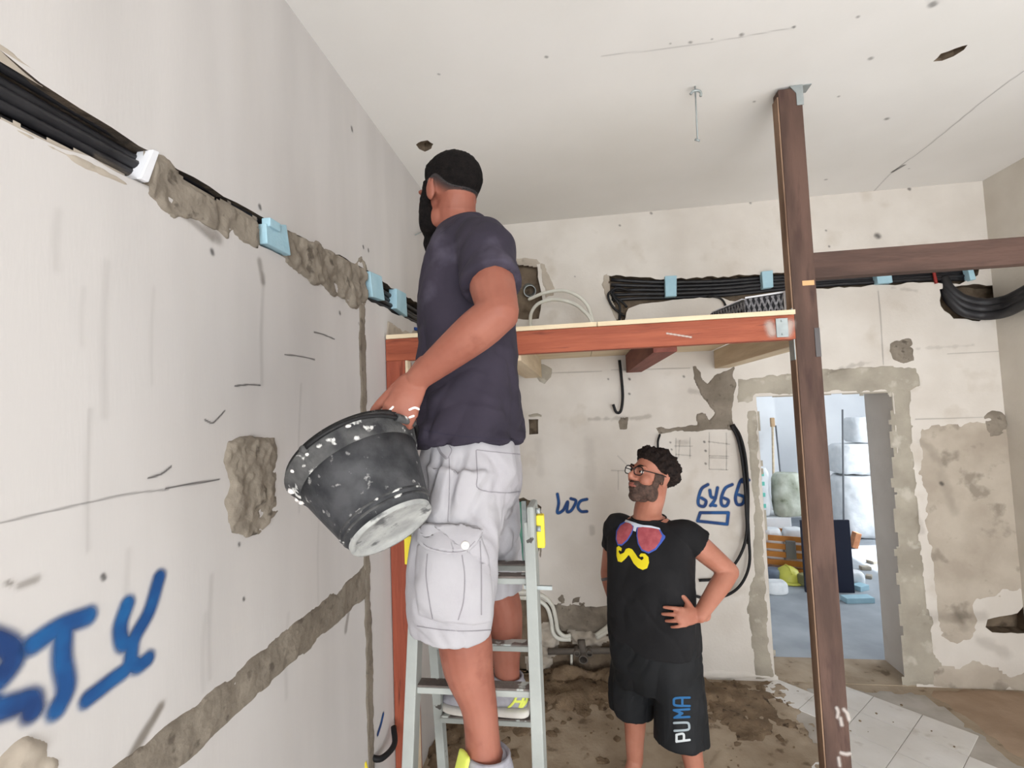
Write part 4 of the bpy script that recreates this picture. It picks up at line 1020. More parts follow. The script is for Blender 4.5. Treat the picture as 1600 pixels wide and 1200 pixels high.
def shoe(parent, heel, d, L, w, h, collar, m_up=None, tilt=0.0):
    """heel = point under the heel on the ground"""
    H = Vector(heel); d = Vector((d[0], d[1], 0)).normalized(); n = Vector((-d.y, d.x, 0)); z = Vector((0, 0, 1))
    secs = []
    for t, ww, hh in [(-.01, .30, .55), (.04, .62, .95), (.14, .72, 1.0), (.26, .74, .98), (.40, .80, .78), (.55, .94, .62), (.72, 1.0, .52), (.86, .88, .44), (.96, .6, .34), (1.0, .28, .25)]:
        hz = hh * h; secs.append((H + d * L * t + z * (.022 + hz / 2), n, z, ww * w / 2, hz / 2, 2.6))
    s = Solid().loft(secs, 24, 3); me = s.mesh(.005, 3); up = obj('shoe', me, m_up or M_shoeg, parent)
    secs = []
    for t, ww in [(-.03, .5), (.04, .8), (.2, .84), (.4, .82), (.6, 1.0), (.75, 1.06), (.9, .9), (1.0, .55), (1.03, .25)]:
        secs.append((H + d * L * t + z * .013, n, z, ww * w / 2, .013, 4.0))
    s = Solid().loft(secs, 24, 3); obj('sole', s.mesh(.006, 2), M_sole, up)
    if collar is not None:
        p, ax, r = collar; M = frame_matrix(p, ax); prof = [(r * .92, -.02), (r * 1.1, .0), (r * 1.12, .012), (r * 1.0, .018), (r * .92, .008), (r * .9, -.02)]
        obj('collar', lathe(prof, M, 24), m_up or M_shoeg, up)
    return up

# ------------------------------------------------------------------ man standing on the floor
f = Vector((-.5, -.866, 0)); L = Vector((.866, -.5, 0)); Z = Vector((0, 0, 1))
F0 = atY(1022, 990, 2.5); F0.z = 0
def B(l, w, z): return F0 + L * l + f * w + Z * z
bd = Solid()
hc = atY(1018, 746, 2.46); hf = Vector((-math.sin(1.03), -math.cos(1.03), 0)); HR = head_frame(hf, .30); hk = 1.08
g, e = head(bd, hc, HR, hk)
hs = Solid(); head(hs, hc, HR, hk); hbo = bvh_of(hs.mesh(.0042, 3))
bd.chain([hc + HR @ Vector((0, -.03, -.03)), hc + HR @ Vector((0, -.022, -.09)), B(0, .0, 1.42), B(0, -.01, 1.33)], [.058, .065, .068, .08])
bd.loft([(B(0, 0, .62), L, f, .17, .12, 2.3), (B(0, 0, .80), L, f, .185, .135, 2.3), (B(0, .01, 1.0), L, f, .175, .13, 2.3), (B(0, 0, 1.2), L, f, .19, .115, 2.3), (B(0, -.01, 1.33), L, f, .17, .085, 2.2), (B(0, -.01, 1.40), L, f, .08, .06, 2)], 28)
shl, elb, wrl = B(.178, -.02, 1.325), atY(1139, 893, 2.47), atY(1093, 962, 2.30)
bd.chain([B(.12, -.02, 1.33), shl, shl.lerp(elb, .5), elb], [.055, .06, .055, .046])
bd.chain([elb, elb.lerp(wrl, .3), wrl], [.045, .046, .031])
fw = (atY(1045, 966, 2.24) - wrl); hand(bd, wrl, fw, Vector((.1, -.75, .25)), Z, [(.25, .35, .3), (.3, .45, .35), (.3, .5, .4), (.3, .5, .4)], .17, 1.05, thumb=(.9, .35, -.25), tcurl=.3)
shr, elr, wrr = B(-.178, -.02, 1.325), atY(951, 897, 2.72), atY(968, 962, 2.66)
bd.chain([B(-.12, -.02, 1.33), shr, shr.lerp(elr, .5), elr], [.055, .058, .053, .044])
bd.chain([elr, elr.lerp(wrr, .3), wrr], [.044, .045, .031])
hand(bd, wrr, Vector((.55, -.2, -.75)), Vector((-.6, .3, -.2)), Vector((0, -1, .2)), (.3, .5, .4), .1, 1.05)
ankl, ankr = atY(1090, 1222, 2.40), atY(992, 1188, 2.56)
knl, knr = atY(1062, 1090, 2.41), atY(990, 1070, 2.56)
for s_, kn, an in ((1, knl, ankl), (-1, knr, ankr)):
    bd.chain([B(s_ * .09, -.01, .78), B(s_ * .1, -.01, .78).lerp(kn, .55), kn], [.07, .06, .046])
    bd.chain([kn, kn.lerp(an, .32) - f * .012, kn.lerp(an, .75), an], [.046, .058, .046, .040])
    bd.chain([an, an + f * .06 + Z * -.04, an + f * .14 + Z * -.055], [.038, .034, .03])
p2 = obj('person', bd.mesh(.0042, 3), M_skin2)
tag(p2, 'bearded man in glasses and black clothes with hands on hips, looking up', 'person')
class OffBVH:
    def __init__(s, b, o): s.b, s.o = b, o
    def ray_cast(s, p, d):
        h = s.b.ray_cast(Vector(p) - s.o, d); return (h[0] + s.o if h[0] is not None else None, h[1], h[2], h[3])
def hair2(D):
    x, y, z = D[:, 0], D[:, 1], D[:, 2]
    front = .60 - .10 * np.abs(x)                                  # hairline height at the forehead
    line = np.where(y > 0, front * sstep(-.1, .75, y) + (-.12) * (1 - sstep(-.1, .75, y)), -.12 - .45 * sstep(0, .8, -y))
    m = z - line
    n = fbm(D * 5.5 + 3.1, 4); n2 = fbm(D * 14, 2)
    n3 = 1 - np.abs(vnoise(D * 9 + 7)) * 2.2
    t = .004 + .017 * sstep(.05, .5, m) * (1 + .9 * n) + .007 * n2 + .008 * n3 * sstep(.05, .3, m) + .010 * sstep(.3, .8, z) * sstep(-.2, .5, y)
    side = sstep(.75, .95, np.abs(x)) * sstep(.25, -.1, z)
    return np.where(m > 0, np.maximum(t * sstep(0, .12, m) - .012 * side, -.003), -.009)
shell('hair', p2, hbo, hc + HR @ Vector((0, 0, .02)), HR, hk, hair2, M_hair2, 160, 110)
def beard2(D):
    x, y, z = D[:, 0], D[:, 1], D[:, 2]
    # jaw, chin, moustache and sideburns
    jaw = sstep(-.30, -.42, z + .15 * np.abs(x) - .12 * sstep(.75, 1, np.abs(x))) * sstep(-.12, .10, y)
    side = sstep(.60, .72, np.abs(x)) * sstep(-.05, .12, y) * sstep(.30, .12, z) * sstep(.62, .35, y)
    mous = np.exp(-((z + .385) / .05) ** 2) * sstep(.42, .25, np.abs(x)) * sstep(.6, .8, y)
    lips = np.exp(-((z + .50) / .055) ** 2 - (x / .26) ** 2) * sstep(.5, .8, y)
    m = np.maximum(np.maximum(jaw, side), mous) - 1.1 * lips
    n = fbm(D * 16, 3)
    return np.where(m > .25, .0015 + .0075 * sstep(.25, .9, m) * (1 + .4 * n), -.008)
shell('beard', p2, hbo, hc + HR @ Vector((0, 0, .0)), HR, hk, beard2, M_beard2, 120, 90)
eyes(p2, g, HR, hk)
for dz, r in ((-.047, .0045), (-.055, .006)):
    obj('lip', tube([g(-.024, .090, dz - .002), g(-.01, .102, dz), g(0, .1035, dz - .001), g(.01, .102, dz), g(.024, .090, dz - .002)], [.002] + [r * hk] * 11 + [.002], 8, 3), M_lip, p2)
# glasses
gl = obj('eyeglasses', tube([g(-.010, .112, .014), g(0, .115, .018), g(.010, .112, .014)], .0024, 6, 4), M_blackr, p2)
for s_ in (1, -1):
    cx = s_ * .036; ring = []
    for k in range(25):
        a = 2 * math.pi * k / 24; cc, ss = math.cos(a), math.sin(a)
        ring.append(g(cx + .026 * math.copysign(abs(cc) ** .7, cc), .109 - .006 * abs(cx + .026 * cc) / .06, .010 + .0185 * math.copysign(abs(ss) ** .7, ss)))
    obj('rim', tube(ring, .0027, 6), M_blackr, gl)
    obj('temple_arm', tube([g(s_ * .062, .104, .016), g(s_ * .078, .06, .016), g(s_ * .086, .0, .014), g(s_ * .086, -.02, .0)], .0026, 6, 4), M_blackr, gl)
    m = MATS.get('lens')
    if m is None:
        m = bpy.data.materials.new('lens'); m.use_nodes = True; P = m.node_tree.nodes['Principled BSDF']; P.inputs['Transmission Weight'].default_value = 1.0; P.inputs['IOR'].default_value = 1.05; P.inputs['Roughness'].default_value = .02; P.inputs['Base Color'].default_value = (.9, .93, .95, 1); MATS['lens'] = m
    bm_ = new(); vs_ = [bm_.verts.new(p) for p in ring[:-1]]; bm_.faces.new(vs_); obj('lens', bm_, m, gl)
# t-shirt
sh = Solid()
sh.loft([(B(0, .01, .79), L, f, .222, .160, 2.4), (B(0, .015, .90), L, f, .222, .165, 2.4), (B(0, .025, 1.02), L, f, .214, .165, 2.4), (B(0, .015, 1.14), L, f, .212, .150, 2.4), (B(0, .005, 1.25), L, f, .216, .138, 2.4),
         (B(0, -.005, 1.315), L, f, .200, .118, 2.3), (B(0, -.012, 1.360), L, f, .150, .095, 2.2), (B(0, -.014, 1.385), L, f, .105, .084, 2.1), (B(0, -.012, 1.398), L, f, .082, .078, 2.0)], 40)
sl_e = atY(1095, 852, 2.425); sr_e = shr.lerp(elr, .42)
sh.cut([B(.10, -.012, 1.32), shl + Z * .002, shl.lerp(sl_e, .55), sl_e], [.068, .072, .072, .074])
sh.cut([B(-.10, -.012, 1.32), shr + Z * .002, shr.lerp(sr_e, .5), sr_e], [.066, .070, .069, .068])
me = sh.mesh(.006, 6)
folds(me, .006, (.5, 0, .85), 3, 9, 2.2); folds(me, .003, (-.6, 0, .8), 6, 18, 5.2)
ts = obj('t_shirt', me, M_blk, p2)
tb2 = OffBVH(bvh_of(ts.data), wloc(ts))
obj('collar', lathe([(.076, -.008), (.086, -.004), (.087, .003), (.083, .007), (.074, .002)], frame_matrix(B(0, -.012, 1.392), Z * 1 + f * .06, L) @ Matrix.Diagonal((1, .98, 1, 1)), 36), M_blk, ts)
# shorts
st = Solid()
hl, hr = atY(1064, 1160, 2.385), atY(988, 1108, 2.565)
st.loft([(B(0, .005, .93), L, f, .195, .145, 2.4), (B(0, .01, .84), L, f, .215, .160, 2.4), (B(0, .008, .72), L, f, .222, .163, 2.4), (B(0, .0, .60), L, f, .215, .150, 2.4)], 40)
for s_, h in ((1, hl), (-1, hr)):
    t0 = B(s_ * .105, .005, .72); st.cut([t0, t0.lerp(h, .35), t0.lerp(h, .7), h], [.118, .120, .121, .124 if s_ > 0 else .112], 28)
me = st.mesh(.006, 6); folds(me, .018, (.15, 0, 1), 3, 10, 4.4); folds(me, .004, (.6, 0, .8), 8, 22, 1.4)
so = obj('shorts', me, M_blks, p2); sb2 = OffBVH(bvh_of(so.data), wloc(so))
# shirt print: sunglasses and moustache
M_lens_p = mat('print_pink', S(178, 92, 98), S(160, 74, 82), 40, .8); M_wprint = mat('print_white', S(206, 214, 226), rough=.8); M_bprint = mat('print_blue', S(66, 92, 176), rough=.8); M_yprint = mat('print_yellow', S(226, 206, 36), rough=.8)
def conv(l, ox=940., oy=690., k=.2583): return [(ox + a * k, oy + b * k) for a, b in l]
rimL = conv([(150, 478), (112, 500), (90, 540), (86, 590), (98, 628), (125, 630), (158, 600), (184, 560), (198, 520), (186, 490)])
rimR = conv([(214, 520), (212, 570), (220, 620), (242, 660), (285, 678), (330, 655), (362, 615), (384, 585), (386, 572), (372, 560), (350, 524), (300, 514), (250, 510)])
pl = project('print_frame', ts, tb2, rimL, .0006, M_bprint, .8, .0015); pr = project('print_frame', ts, tb2, rimR, .0006, M_bprint, .8, .0015)
project('print_brow', ts, tb2, conv([(148, 474), (185, 486), (250, 505), (300, 510), (350, 524), (356, 534), (300, 522), (240, 518), (214, 520), (208, 546), (192, 540), (196, 512), (170, 494), (140, 488)]), .0006, M_wprint, 1.0, .003)
project('print_lens', ts, tb2, conv([(150, 490), (116, 510), (96, 545), (92, 590), (102, 620), (124, 622), (154, 594), (178, 556), (192, 520), (180, 498)]), .0006, M_lens_p, .8, .003)
project('print_lens', ts, tb2, conv([(220, 524), (218, 570), (226, 616), (246, 652), (285, 668), (324, 646), (352, 608), (366, 572), (346, 532), (300, 522), (250, 516)]), .0006, M_lens_p, .8, .003)
project('print_moustache', ts, tb2, conv([(92, 640), (106, 632), (124, 646), (120, 664), (108, 656), (104, 666), (114, 682), (136, 672), (148, 650), (166, 644), (186, 652), (204, 676), (222, 704), (244, 718), (256, 706), (250, 694), (236, 698), (228, 690), (240, 676), (264, 678), (284, 698), (288, 732), (276, 766), (250, 776), (222, 764), (196, 738), (180, 708), (166, 684), (148, 706), (122, 730), (100, 724), (92, 690)]), .0006, M_yprint, .7, .0025)
# leg lettering, reading upwards
M_lw = mat('letter_white', S(196, 200, 202), rough=.7); M_lg = mat('letter_grey', S(150, 160, 166), rough=.7); M_lb = mat('letter_blue', S(36, 92, 140), rough=.7)
def cz(l): return [(900 + a * .1875, 980 + b * .1875) for a, b in l]
for lines, m_ in (([[(838, 952), (945, 938)], [(838, 952), (838, 895)], [(838, 895), (885, 886), (898, 900), (898, 940)]], M_lw),
                  ([[(822, 862), (915, 856), (940, 845), (942, 822), (935, 800), (910, 793), (818, 797)]], M_lg),
                  ([[(820, 752), (942, 746)], [(820, 752), (885, 716)], [(885, 716), (815, 690)], [(815, 690), (942, 682)]], M_lb),
                  ([[(945, 655), (830, 650), (815, 620), (830, 590), (945, 585)], [(885, 655), (885, 588)]], M_lb)):
    project('leg_lettering', so, sb2, None, .0005, m_, .7, .002, [cz(l) for l in lines], 3.6)
# wristband and shoes
w0 = elr.lerp(wrr, -.02); w1 = shr.lerp(elr, .93)
obj('wristband', tube([elr.lerp(wrr, .06), elr.lerp(wrr, .13)], .0465, 20), mat('grey_band', S(90, 84, 86), S(120, 112, 112), 40, .6), p2)
M_gshoe = mat('green_shoe', S(112, 140, 44), S(60, 70, 40), 30, .8)
for an, nm in ((ankl, 1), (ankr, -1)):
    hz = Vector((an.x, an.y, 0)) - f * .06
    q = shoe(p2, hz, f, .29, .105, .085, (Vector((an.x, an.y, .105)), Z - f * .15, .05), M_blackr)
    fr2 = Solid().loft([(hz + f * (.16 + t) + Z * (.075 - .12 * t), L, Z, .04, .016, 2.5) for t in (0, .03, .06, .09)], 16, 2); obj('green_tongue', fr2.mesh(.005, 2), M_gshoe, q)

# ------------------------------------------------------------------ man on the ladder
f = Vector((-.995, -.10, 0)); L = Vector((.10, -.995, 0)); Y1 = 1.42
F1 = atY(735, 690, Y1)
bd = Solid()
hc = atY(703, 308, Y1); hf = Vector((-.80, .60, 0)); HR = head_frame(hf, .0); hk = .99
g, e = head(bd, hc, HR, hk)
hs = Solid(); head(hs, hc, HR, hk); hbo = bvh_of(hs.mesh(.0042, 3))
nb = atY(722, 372, Y1)
bd.chain([hc + HR @ Vector((0, -.035, -.02)), atY(712, 335, Y1), nb, atY(726, 410, Y1)], [.058, .064, .068, .08])
tz = lambda py: atY(733, py, Y1)
bd.loft([(tz(760), f, L, .11, .15, 2.3), (tz(680), f, L, .12, .16, 2.3), (tz(560), f, L, .12, .15, 2.3), (tz(470), f, L, .11, .17, 2.3), (tz(415), f, L, .08, .15, 2.2), (tz(385), f, L, .06, .08, 2)], 28)
shl, elb, wrl = atY(756, 388, 1.255), atY(779, 489, 1.11), atY(655, 590, 1.135)
bd.chain([atY(740, 395, 1.33), shl, shl.lerp(elb, .5), elb], [.06, .066, .060, .049])
bd.chain([elb, elb.lerp(wrl, .25), elb.lerp(wrl, .6), wrl], [.048, .051, .043, .031])
hd = (atY(631, 632, 1.12) - wrl)
hand(bd, wrl, hd, Vector((.25, -.9, .35)), Vector((-1, 0, .1)), [(.55, 1.3, .9), (.55, 1.35, .9), (.5, 1.35, .9), (.45, 1.3, .9)], .0, 1.12, thumb=(.40, .95, -.22), tcurl=.1)
shr, elr, wrr = atY(725, 400, 1.61), atY(738, 530, 1.70), atY(730, 640, 1.72)
bd.chain([atY(730, 395, 1.5), shr, elr], [.06, .062, .047], sub=1); bd.chain([elr, elr.lerp(wrr, .3), wrr], [.046, .047, .03])
hand(bd, wrr, Vector((-.1, 0, -1)), Vector((0, 1, 0)), Vector((-1, 0, 0)), (.3, .5, .4), .0, 1.1)
hipl, hipr = F1 + L * .095 - Z * .08, F1 - L * .095 - Z * .08
ln = [(720, 965, 1.265, .068), (727, 1003, 1.26, .070), (733, 1045, 1.255, .064), (748, 1100, 1.245, .047), (753, 1145, 1.24, .044), (756, 1190, 1.235, .047)]
bd.chain([hipl - L * .015, hipl.lerp(atY(718, 950, 1.265), .5), atY(718, 950, 1.265)], [.08, .075, .062])
bd.chain([atY(a, b_2, c_) for a, b_2, c_, r in ln], [r for *_, r in ln])
lf = [(774, 915, 1.56, .062), (786, 950, 1.575, .061), (789, 1000, 1.585, .055), (791, 1035, 1.59, .044), (793, 1060, 1.595, .040)]
bd.chain([hipr + L * .015, hipr.lerp(atY(772, 900, 1.56), .5), atY(772, 900, 1.56)], [.08, .07, .060])
bd.chain([atY(a, b_2, c_) for a, b_2, c_, r in lf], [r for *_, r in lf])
zt_ = 0.965 + .014
ankf, ankn = atY(793, 1062, 1.595), atY(756, 1190, 1.235)
ankn2 = Vector((ankn.x + .01, ankn.y, zt_ + .10)); ff = Vector((-1, .05, 0)); fn_ = Vector((-.75, -.66, 0))
bd.chain([ankf, ankf + ff * .05 + Z * -.04, ankf + ff * .13 + Z * -.06], [.036, .028, .022])
bd.chain([ankn, ankn2, ankn2 + fn_ * .06 + Z * -.045, ankn2 + fn_ * .13 + Z * -.06], [.046, .04, .034, .03])
p1 = obj('person', bd.mesh(.0042, 3), M_skin)
tag(p1, 'long bearded man in navy t-shirt and white cargo shorts straddling the stepladder', 'person')
def hair1(D):
    x, y, z = D[:, 0], D[:, 1], D[:, 2]
    line = np.where(y > .2, .34 + .3 * sstep(.2, .8, y), .40 - .55 * sstep(.25, .97, -y))
    m = z - line; n = fbm(D * 14, 3)
    return np.where(m > 0, .0005 + (.009 + .006 * sstep(.2, .8, z)) * sstep(0, .45, m) * (1 + .25 * n), -.008)
shell('hair', p1, hbo, hc + HR @ Vector((0, 0, .0)), HR, hk, hair1, M_hair)
def fade1(D):
    x, y, z = D[:, 0], D[:, 1], D[:, 2]
    line = np.where(y > .2, .25, -.10 - .42 * sstep(.25, .9, -y)); m = z - line
    ear = np.exp(-((y + .05) / .22) ** 2 - ((z - .05) / .3) ** 2) * (np.abs(x) > .8)
    return np.where((m > 0) & (ear < .4), .0012 * sstep(0, .15, m), -.008)
shell('cropped_sides', p1, hbo, hc, HR, hk, fade1, paint_mat('cropped_hair', S(40, 34, 34)), cover=lambda D: np.clip(0.9 * sstep(.0, .55, D[:, 2] - np.where(D[:, 1] > .2, .20, -.10 - .42 * sstep(.25, .9, -D[:, 1]))), 0, 1))
bdv = Solid(); G = lambda a, b_2, c_: g(a, b_2, c_)
bdv.ell(G(0, .055, -.085), (.062 * hk, .056 * hk, .050 * hk), HR); bdv.ell(G(0, .062, -.13), (.052 * hk, .046 * hk, .062 * hk), HR); bdv.ell(G(0, .05, -.165), (.036 * hk, .034 * hk, .045 * hk), HR)
for s_ in (1, -1):
    bdv.chain([G(s_ * .077, .018, .03), G(s_ * .076, .024, -.01), G(s_ * .068, .034, -.05), G(s_ * .05, .045, -.09)], [.008, .014, .023, .030], sub=3)
me = bdv.mesh(.0045, 4); displace(me, .003 * fbm(coords(me) * 60, 3)); obj('beard', me, M_hair, p1)
eyes(p1, g, HR, hk)
# t-shirt
sh = Solid()
def ring(cx, py, rf, rl, ex=2.4): return (atY(cx, py, Y1), f, L, rf, rl, ex)
sh.loft([ring(735, 690, .160, .202), ring(734, 655, .155, .195), ring(733, 600, .146, .184), ring(731, 540, .146, .180), ring(729, 480, .140, .188), ring(728, 430, .124, .192), ring(729, 398, .105, .180), ring(728, 378, .092, .140), ring(725, 364, .080, .098, 2.1), ring(722, 356, .074, .078, 2)], 44)
sl_e = shl.lerp(elb, .60)
sh.chain([atY(722, 368, 1.40), atY(735, 368, 1.33), shl], [.05, .062, .07], 22)
sh.cut([atY(735, 392, 1.36), shl, shl.lerp(sl_e, .5), sl_e], [.074, .080, .078, .076], 26)
sr_e = shr.lerp(elr, .45); sh.cut([atY(730, 392, 1.5), shr, sr_e], [.075, .08, .076], 26)
me = sh.mesh(.006, 6)
c = coords(me); low = 1 - sstep(1.95, 2.3, c[:, 2])
n = fbm(c @ np.array(((4, 1, 7), (-2, 5, 6), (3, -2, 11)), float).T + 9.1, 3); displace(me, (.002 + .003 * low) * (1 - np.abs(n) * 2.4))
folds(me, .022, (-.75, 0, -.55), 4.0, 12, 6.2, low); folds(me, .010, (.5, 0, .85), 5, 20, 3.2, .4 + .6 * low)
ts = obj('t_shirt', me, M_navy, p1); tb1 = OffBVH(bvh_of(ts.data), wloc(ts))
obj('collar', lathe([(.074, -.008), (.080, -.002), (.081, .007), (.077, .012), (.071, .006)], frame_matrix(atY(720, 357, Y1), Z + f * .3, f), 36), M_navy, ts)
project('hem_seam', ts, tb1, None, .0008, mat('navy_seam', S(44, 40, 54), rough=.9), 1.2, .0006, [[(662, 672), (700, 679), (750, 684), (800, 688), (814, 688)]], 1.6)
project('sleeve_seam', ts, tb1, None, .0008, mat('navy_seam', S(44, 40, 54), rough=.9), 1.2, .0006, [[(722, 446), (750, 436), (778, 425), (797, 421)]], 1.4)
# cargo shorts
st = Solid()
st.loft([ring(735, 655, .125, .158), ring(736, 690, .142, .178), ring(737, 730, .153, .190), ring(737, 775, .140, .185), ring(735, 810, .110, .16)], 44)
hn = atY(705, 984, 1.25); hfz = atY(777, 922, 1.565)
st.cut([F1 + L * .085 - Z * .07, atY(722, 800, 1.32), atY(712, 880, 1.27), atY(707, 940, 1.252), hn], [.128, .122, .121, .115, .107], 32)
st.cut([F1 - L * .085 - Z * .07, atY(760, 800, 1.50), atY(772, 870, 1.555), hfz], [.125, .105, .09, .080], 32)
me = st.mesh(.006, 5)
c = coords(me); n = fbm(c @ np.array(((6, 2, 5), (-2, 7, 3), (6, -2, 8)), float).T + 4.1, 3); displace(me, .002 * (1 - np.abs(n) * 2.4)); zw = (1 - sstep(1.80, 1.88, c[:, 2])) * sstep(1.36, 1.47, c[:, 2]); folds(me, .017, (.25, 0, 1), 4, 13, 1.2, zw); folds(me, .010, (-.7, 0, .7), 6, 20, 8.2, zw)
so = obj('cargo_shorts', me, M_short, p1); sb1 = OffBVH(bvh_of(so.data), wloc(so))
pk = project('cargo_pocket', so, sb1, [(652, 852), (660, 846), (752, 838), (764, 870), (770, 930), (768, 972), (740, 977), (690, 972), (654, 962), (648, 910)], .007, M_short, 3.0, .001)
fp = project('pocket_flap', so, sb1, [(656, 826), (668, 817), (745, 822), (754, 832), (744, 852), (728, 866), (700, 869), (668, 862), (656, 848)], .016, M_short, 2.4, .003)
fb_ = OffBVH(bvh_of(fp.data), wloc(fp))
project('flap_stitching', fp, fb_, None, .0006, M_seam, 1.0, .0012, [[(662, 850), (672, 856), (700, 862), (726, 860), (742, 846)]], 1.2)
for off_ in (0,):
    h = fb_.ray_cast(Vector(CAM_P), Vector(ray(727, 852)).normalized())
    if h[0] is not None:
        n_ = h[1] if h[1].dot(Vector(ray(727, 852))) < 0 else -h[1]
        obj('button', lathe([(.001, .004), (.007, .004), (.0095, .0045), (.0105, .003), (.0105, 0)], frame_matrix(h[0], n_), 20), mat('shell_button', S(214, 208, 204), rough=.4), fp)
pkb = OffBVH(bvh_of(pk.data), wloc(pk))
for l in ([(668, 866), (666, 900), (672, 945), (676, 966)], [(722, 868), (726, 900), (724, 940), (716, 968)], [(750, 846), (752, 890), (752, 960)]):
    project('pocket_pleat', pk, pkb, None, .0016, M_seam, 1.2, .0008, [l], 2.0)
for l, w_ in (([(652, 978), (690, 984), (730, 986), (768, 984)], 1.6), ([(744, 704), (746, 740), (748, 764), (790, 770), (812, 768)], 1.8), ([(745, 703), (790, 708), (815, 710)], 1.6), ([(681, 690), (688, 706), (697, 716)], 4.0), ([(702, 712), (702, 760), (700, 815)], 1.4),
              ([(660, 818), (700, 818), (750, 826)], 1.4), ([(702, 696), (706, 704), (700, 716)], 1.6)):
    project('seam', so, sb1, None, .001, M_seam, 1.0, .0008, [l], w_)
# shoes
q = shoe(p1, Vector((ankf.x, ankf.y, zt_)) + Vector((.062, 0, 0)), ff, .285, .10, .088, (Vector((ankf.x, ankf.y, zt_ + .105)), Z - ff * .1, .047))
qb = OffBVH(bvh_of(q.data), wloc(q))
for l in ([(790, 1109), (802, 1098), (808, 1086)], [(796, 1108), (812, 1106), (820, 1096)], [(824, 1086), (822, 1096), (812, 1107), (800, 1108)], [(806, 1096), (818, 1096)], [(812, 1104), (820, 1086)]):
    project('lime_panel', q, qb, None, .0015, M_lime, 1.0, .001, [l], 4.0)
q = shoe(p1, Vector((ankn2.x, ankn2.y, zt_)) - fn_ * .065, fn_, .285, .105, .09, (Vector((ankn2.x, ankn2.y, zt_ + .105)), Z - fn_ * .1, .052))
obj('lime_tongue', Solid().loft([(ankn2 + fn_ * (.062 + .02 * t) + Z * (.045 - .055 * t), Vector((fn_.y, -fn_.x, 0)), fn_, .026, .007, 2.5) for t in (0, .5, 1, 1.6)], 16, 2).mesh(.004, 2), M_lime, q)
# dried plaster on the knuckles
bb_ = OffBVH(bvh_of(p1.data), p1.location.copy())
for l in ([(640, 640), (648, 637), (656, 640)], [(614, 636), (608, 642), (604, 646)], [(640, 652), (646, 650)]):
    project('plaster_smudge', p1, bb_, None, .001, M_dustw, .8, .0006, [l], 3.5)

# ================================================================== BUCKET
M_bkt = mat('plaster_stained_bucket', S(38, 39, 42), S(72, 72, 74), 16, .6, .2, 60, c3=S(170, 168, 165), s3=38, lo3=.63, hi3=.72, lo=.38, hi=.66)
M_base = mat('plaster_caked_base', S(178, 178, 174), S(146, 146, 144), 16, .8, .4, 70, c3=S(96, 96, 96), s3=24, lo3=.58, hi3=.68)
M_rim = mat('plaster_caked_rim', S(42, 42, 44), S(86, 85, 84), 20, .7, .5, 60, c3=S(206, 204, 200), s3=34, lo3=.60, hi3=.66)
bc = atY(613, 826, 1.06); ax = Vector((-.575, .33, .74)).normalized(); MB = frame_matrix(bc, ax, (1, 0, .5))
bk = thing('mortar_bucket', 'black plaster splashed builder bucket hanging tilted from his hand', 'bucket', bc)
r0, r1, hh = .097, .156, .208
rr = lambda z: r0 + (r1 - r0) * z / hh
obj('bucket_wall', lathe([(rr(.006) - .004, .012), (rr(.0), .0), (rr(.03) + .001, .03), (rr(.12) + .001, .12), (rr(.22), .22), (rr(hh), hh), (rr(hh) - .004, hh), (rr(.2) - .005, .2), (rr(.03) - .005, .03)], MB, 64), M_bkt, bk)
obj('bucket_base', lathe([(.001, .004), (r0 * .6, .003), (r0 - .012, .002), (r0 - .008, -.003), (r0 + .001, -.003), (r0 + .002, .008)], MB, 64), M_base, bk)
obj('rim_band', lathe([(rr(hh - .045) + .001, hh - .045), (rr(hh - .04) + .004, hh - .040), (rr(hh) + .004, hh - .006), (rr(hh) + .009, hh), (rr(hh) + .004, hh + .006), (rr(hh) - .006, hh + .002)], MB, 64), M_rim, bk)
for z_ in (.022, .034):
    obj('ridge_ring', lathe([(rr(z_ - .003) + .0005, z_ - .003), (rr(z_) + .003, z_), (rr(z_ + .003) + .0005, z_ + .003)], MB, 64), M_rim, bk)
hp = atY(634, 655, 1.115)
cr = MB @ Vector((0, 0, hh)); dh = (hp - cr); dh = dh - ax * dh.dot(ax) * .0; dn = dh.normalized(); sidev = ax.cross(dn).normalized()
Hh = dh.length
dp = (dn - ax * dn.dot(ax)).normalized(); sidev = ax.cross(dp).normalized()
pts = [cr + sidev * (r1 + .010) * math.cos(a) + (dp * (r1 + .010)) * math.sin(a) + (hp - cr - dp * (r1 + .010)) * max(0, math.sin(a)) ** 8 - ax * .004 for a in np.linspace(0, math.pi, 31)]
hn_ = obj('handle', tube(pts, .005, 8), M_blackr, bk)
obj('handle_grip', tube([pts[13], pts[15], pts[17]], .010, 10, 4), M_rim, bk)
for s_ in (0, -1):
    obj('lug', tube([pts[s_] - sidev * (1 if s_ == 0 else -1) * .014, pts[s_] + sidev * (1 if s_ == 0 else -1) * .006], .008, 12), M_rim, bk)
for (az, z_, sc_) in [(200, .185, .010), (206, .165, .008), (215, .19, .012), (240, .198, .008), (262, .195, .007), (300, .20, .008)]:
    a = math.radians(az); p = MB @ Vector(((rr(z_) + .002) * math.cos(a), (rr(z_) + .002) * math.sin(a), z_))
    s = Solid().ell(p, (sc_, sc_, sc_ * .7), None, 10, 6); me = mesh_from(s.v, s.f, True); displace(me, .003 * fbm(coords(me) * 90, 2)); obj('plaster_blob', me, M_dustw, bk)

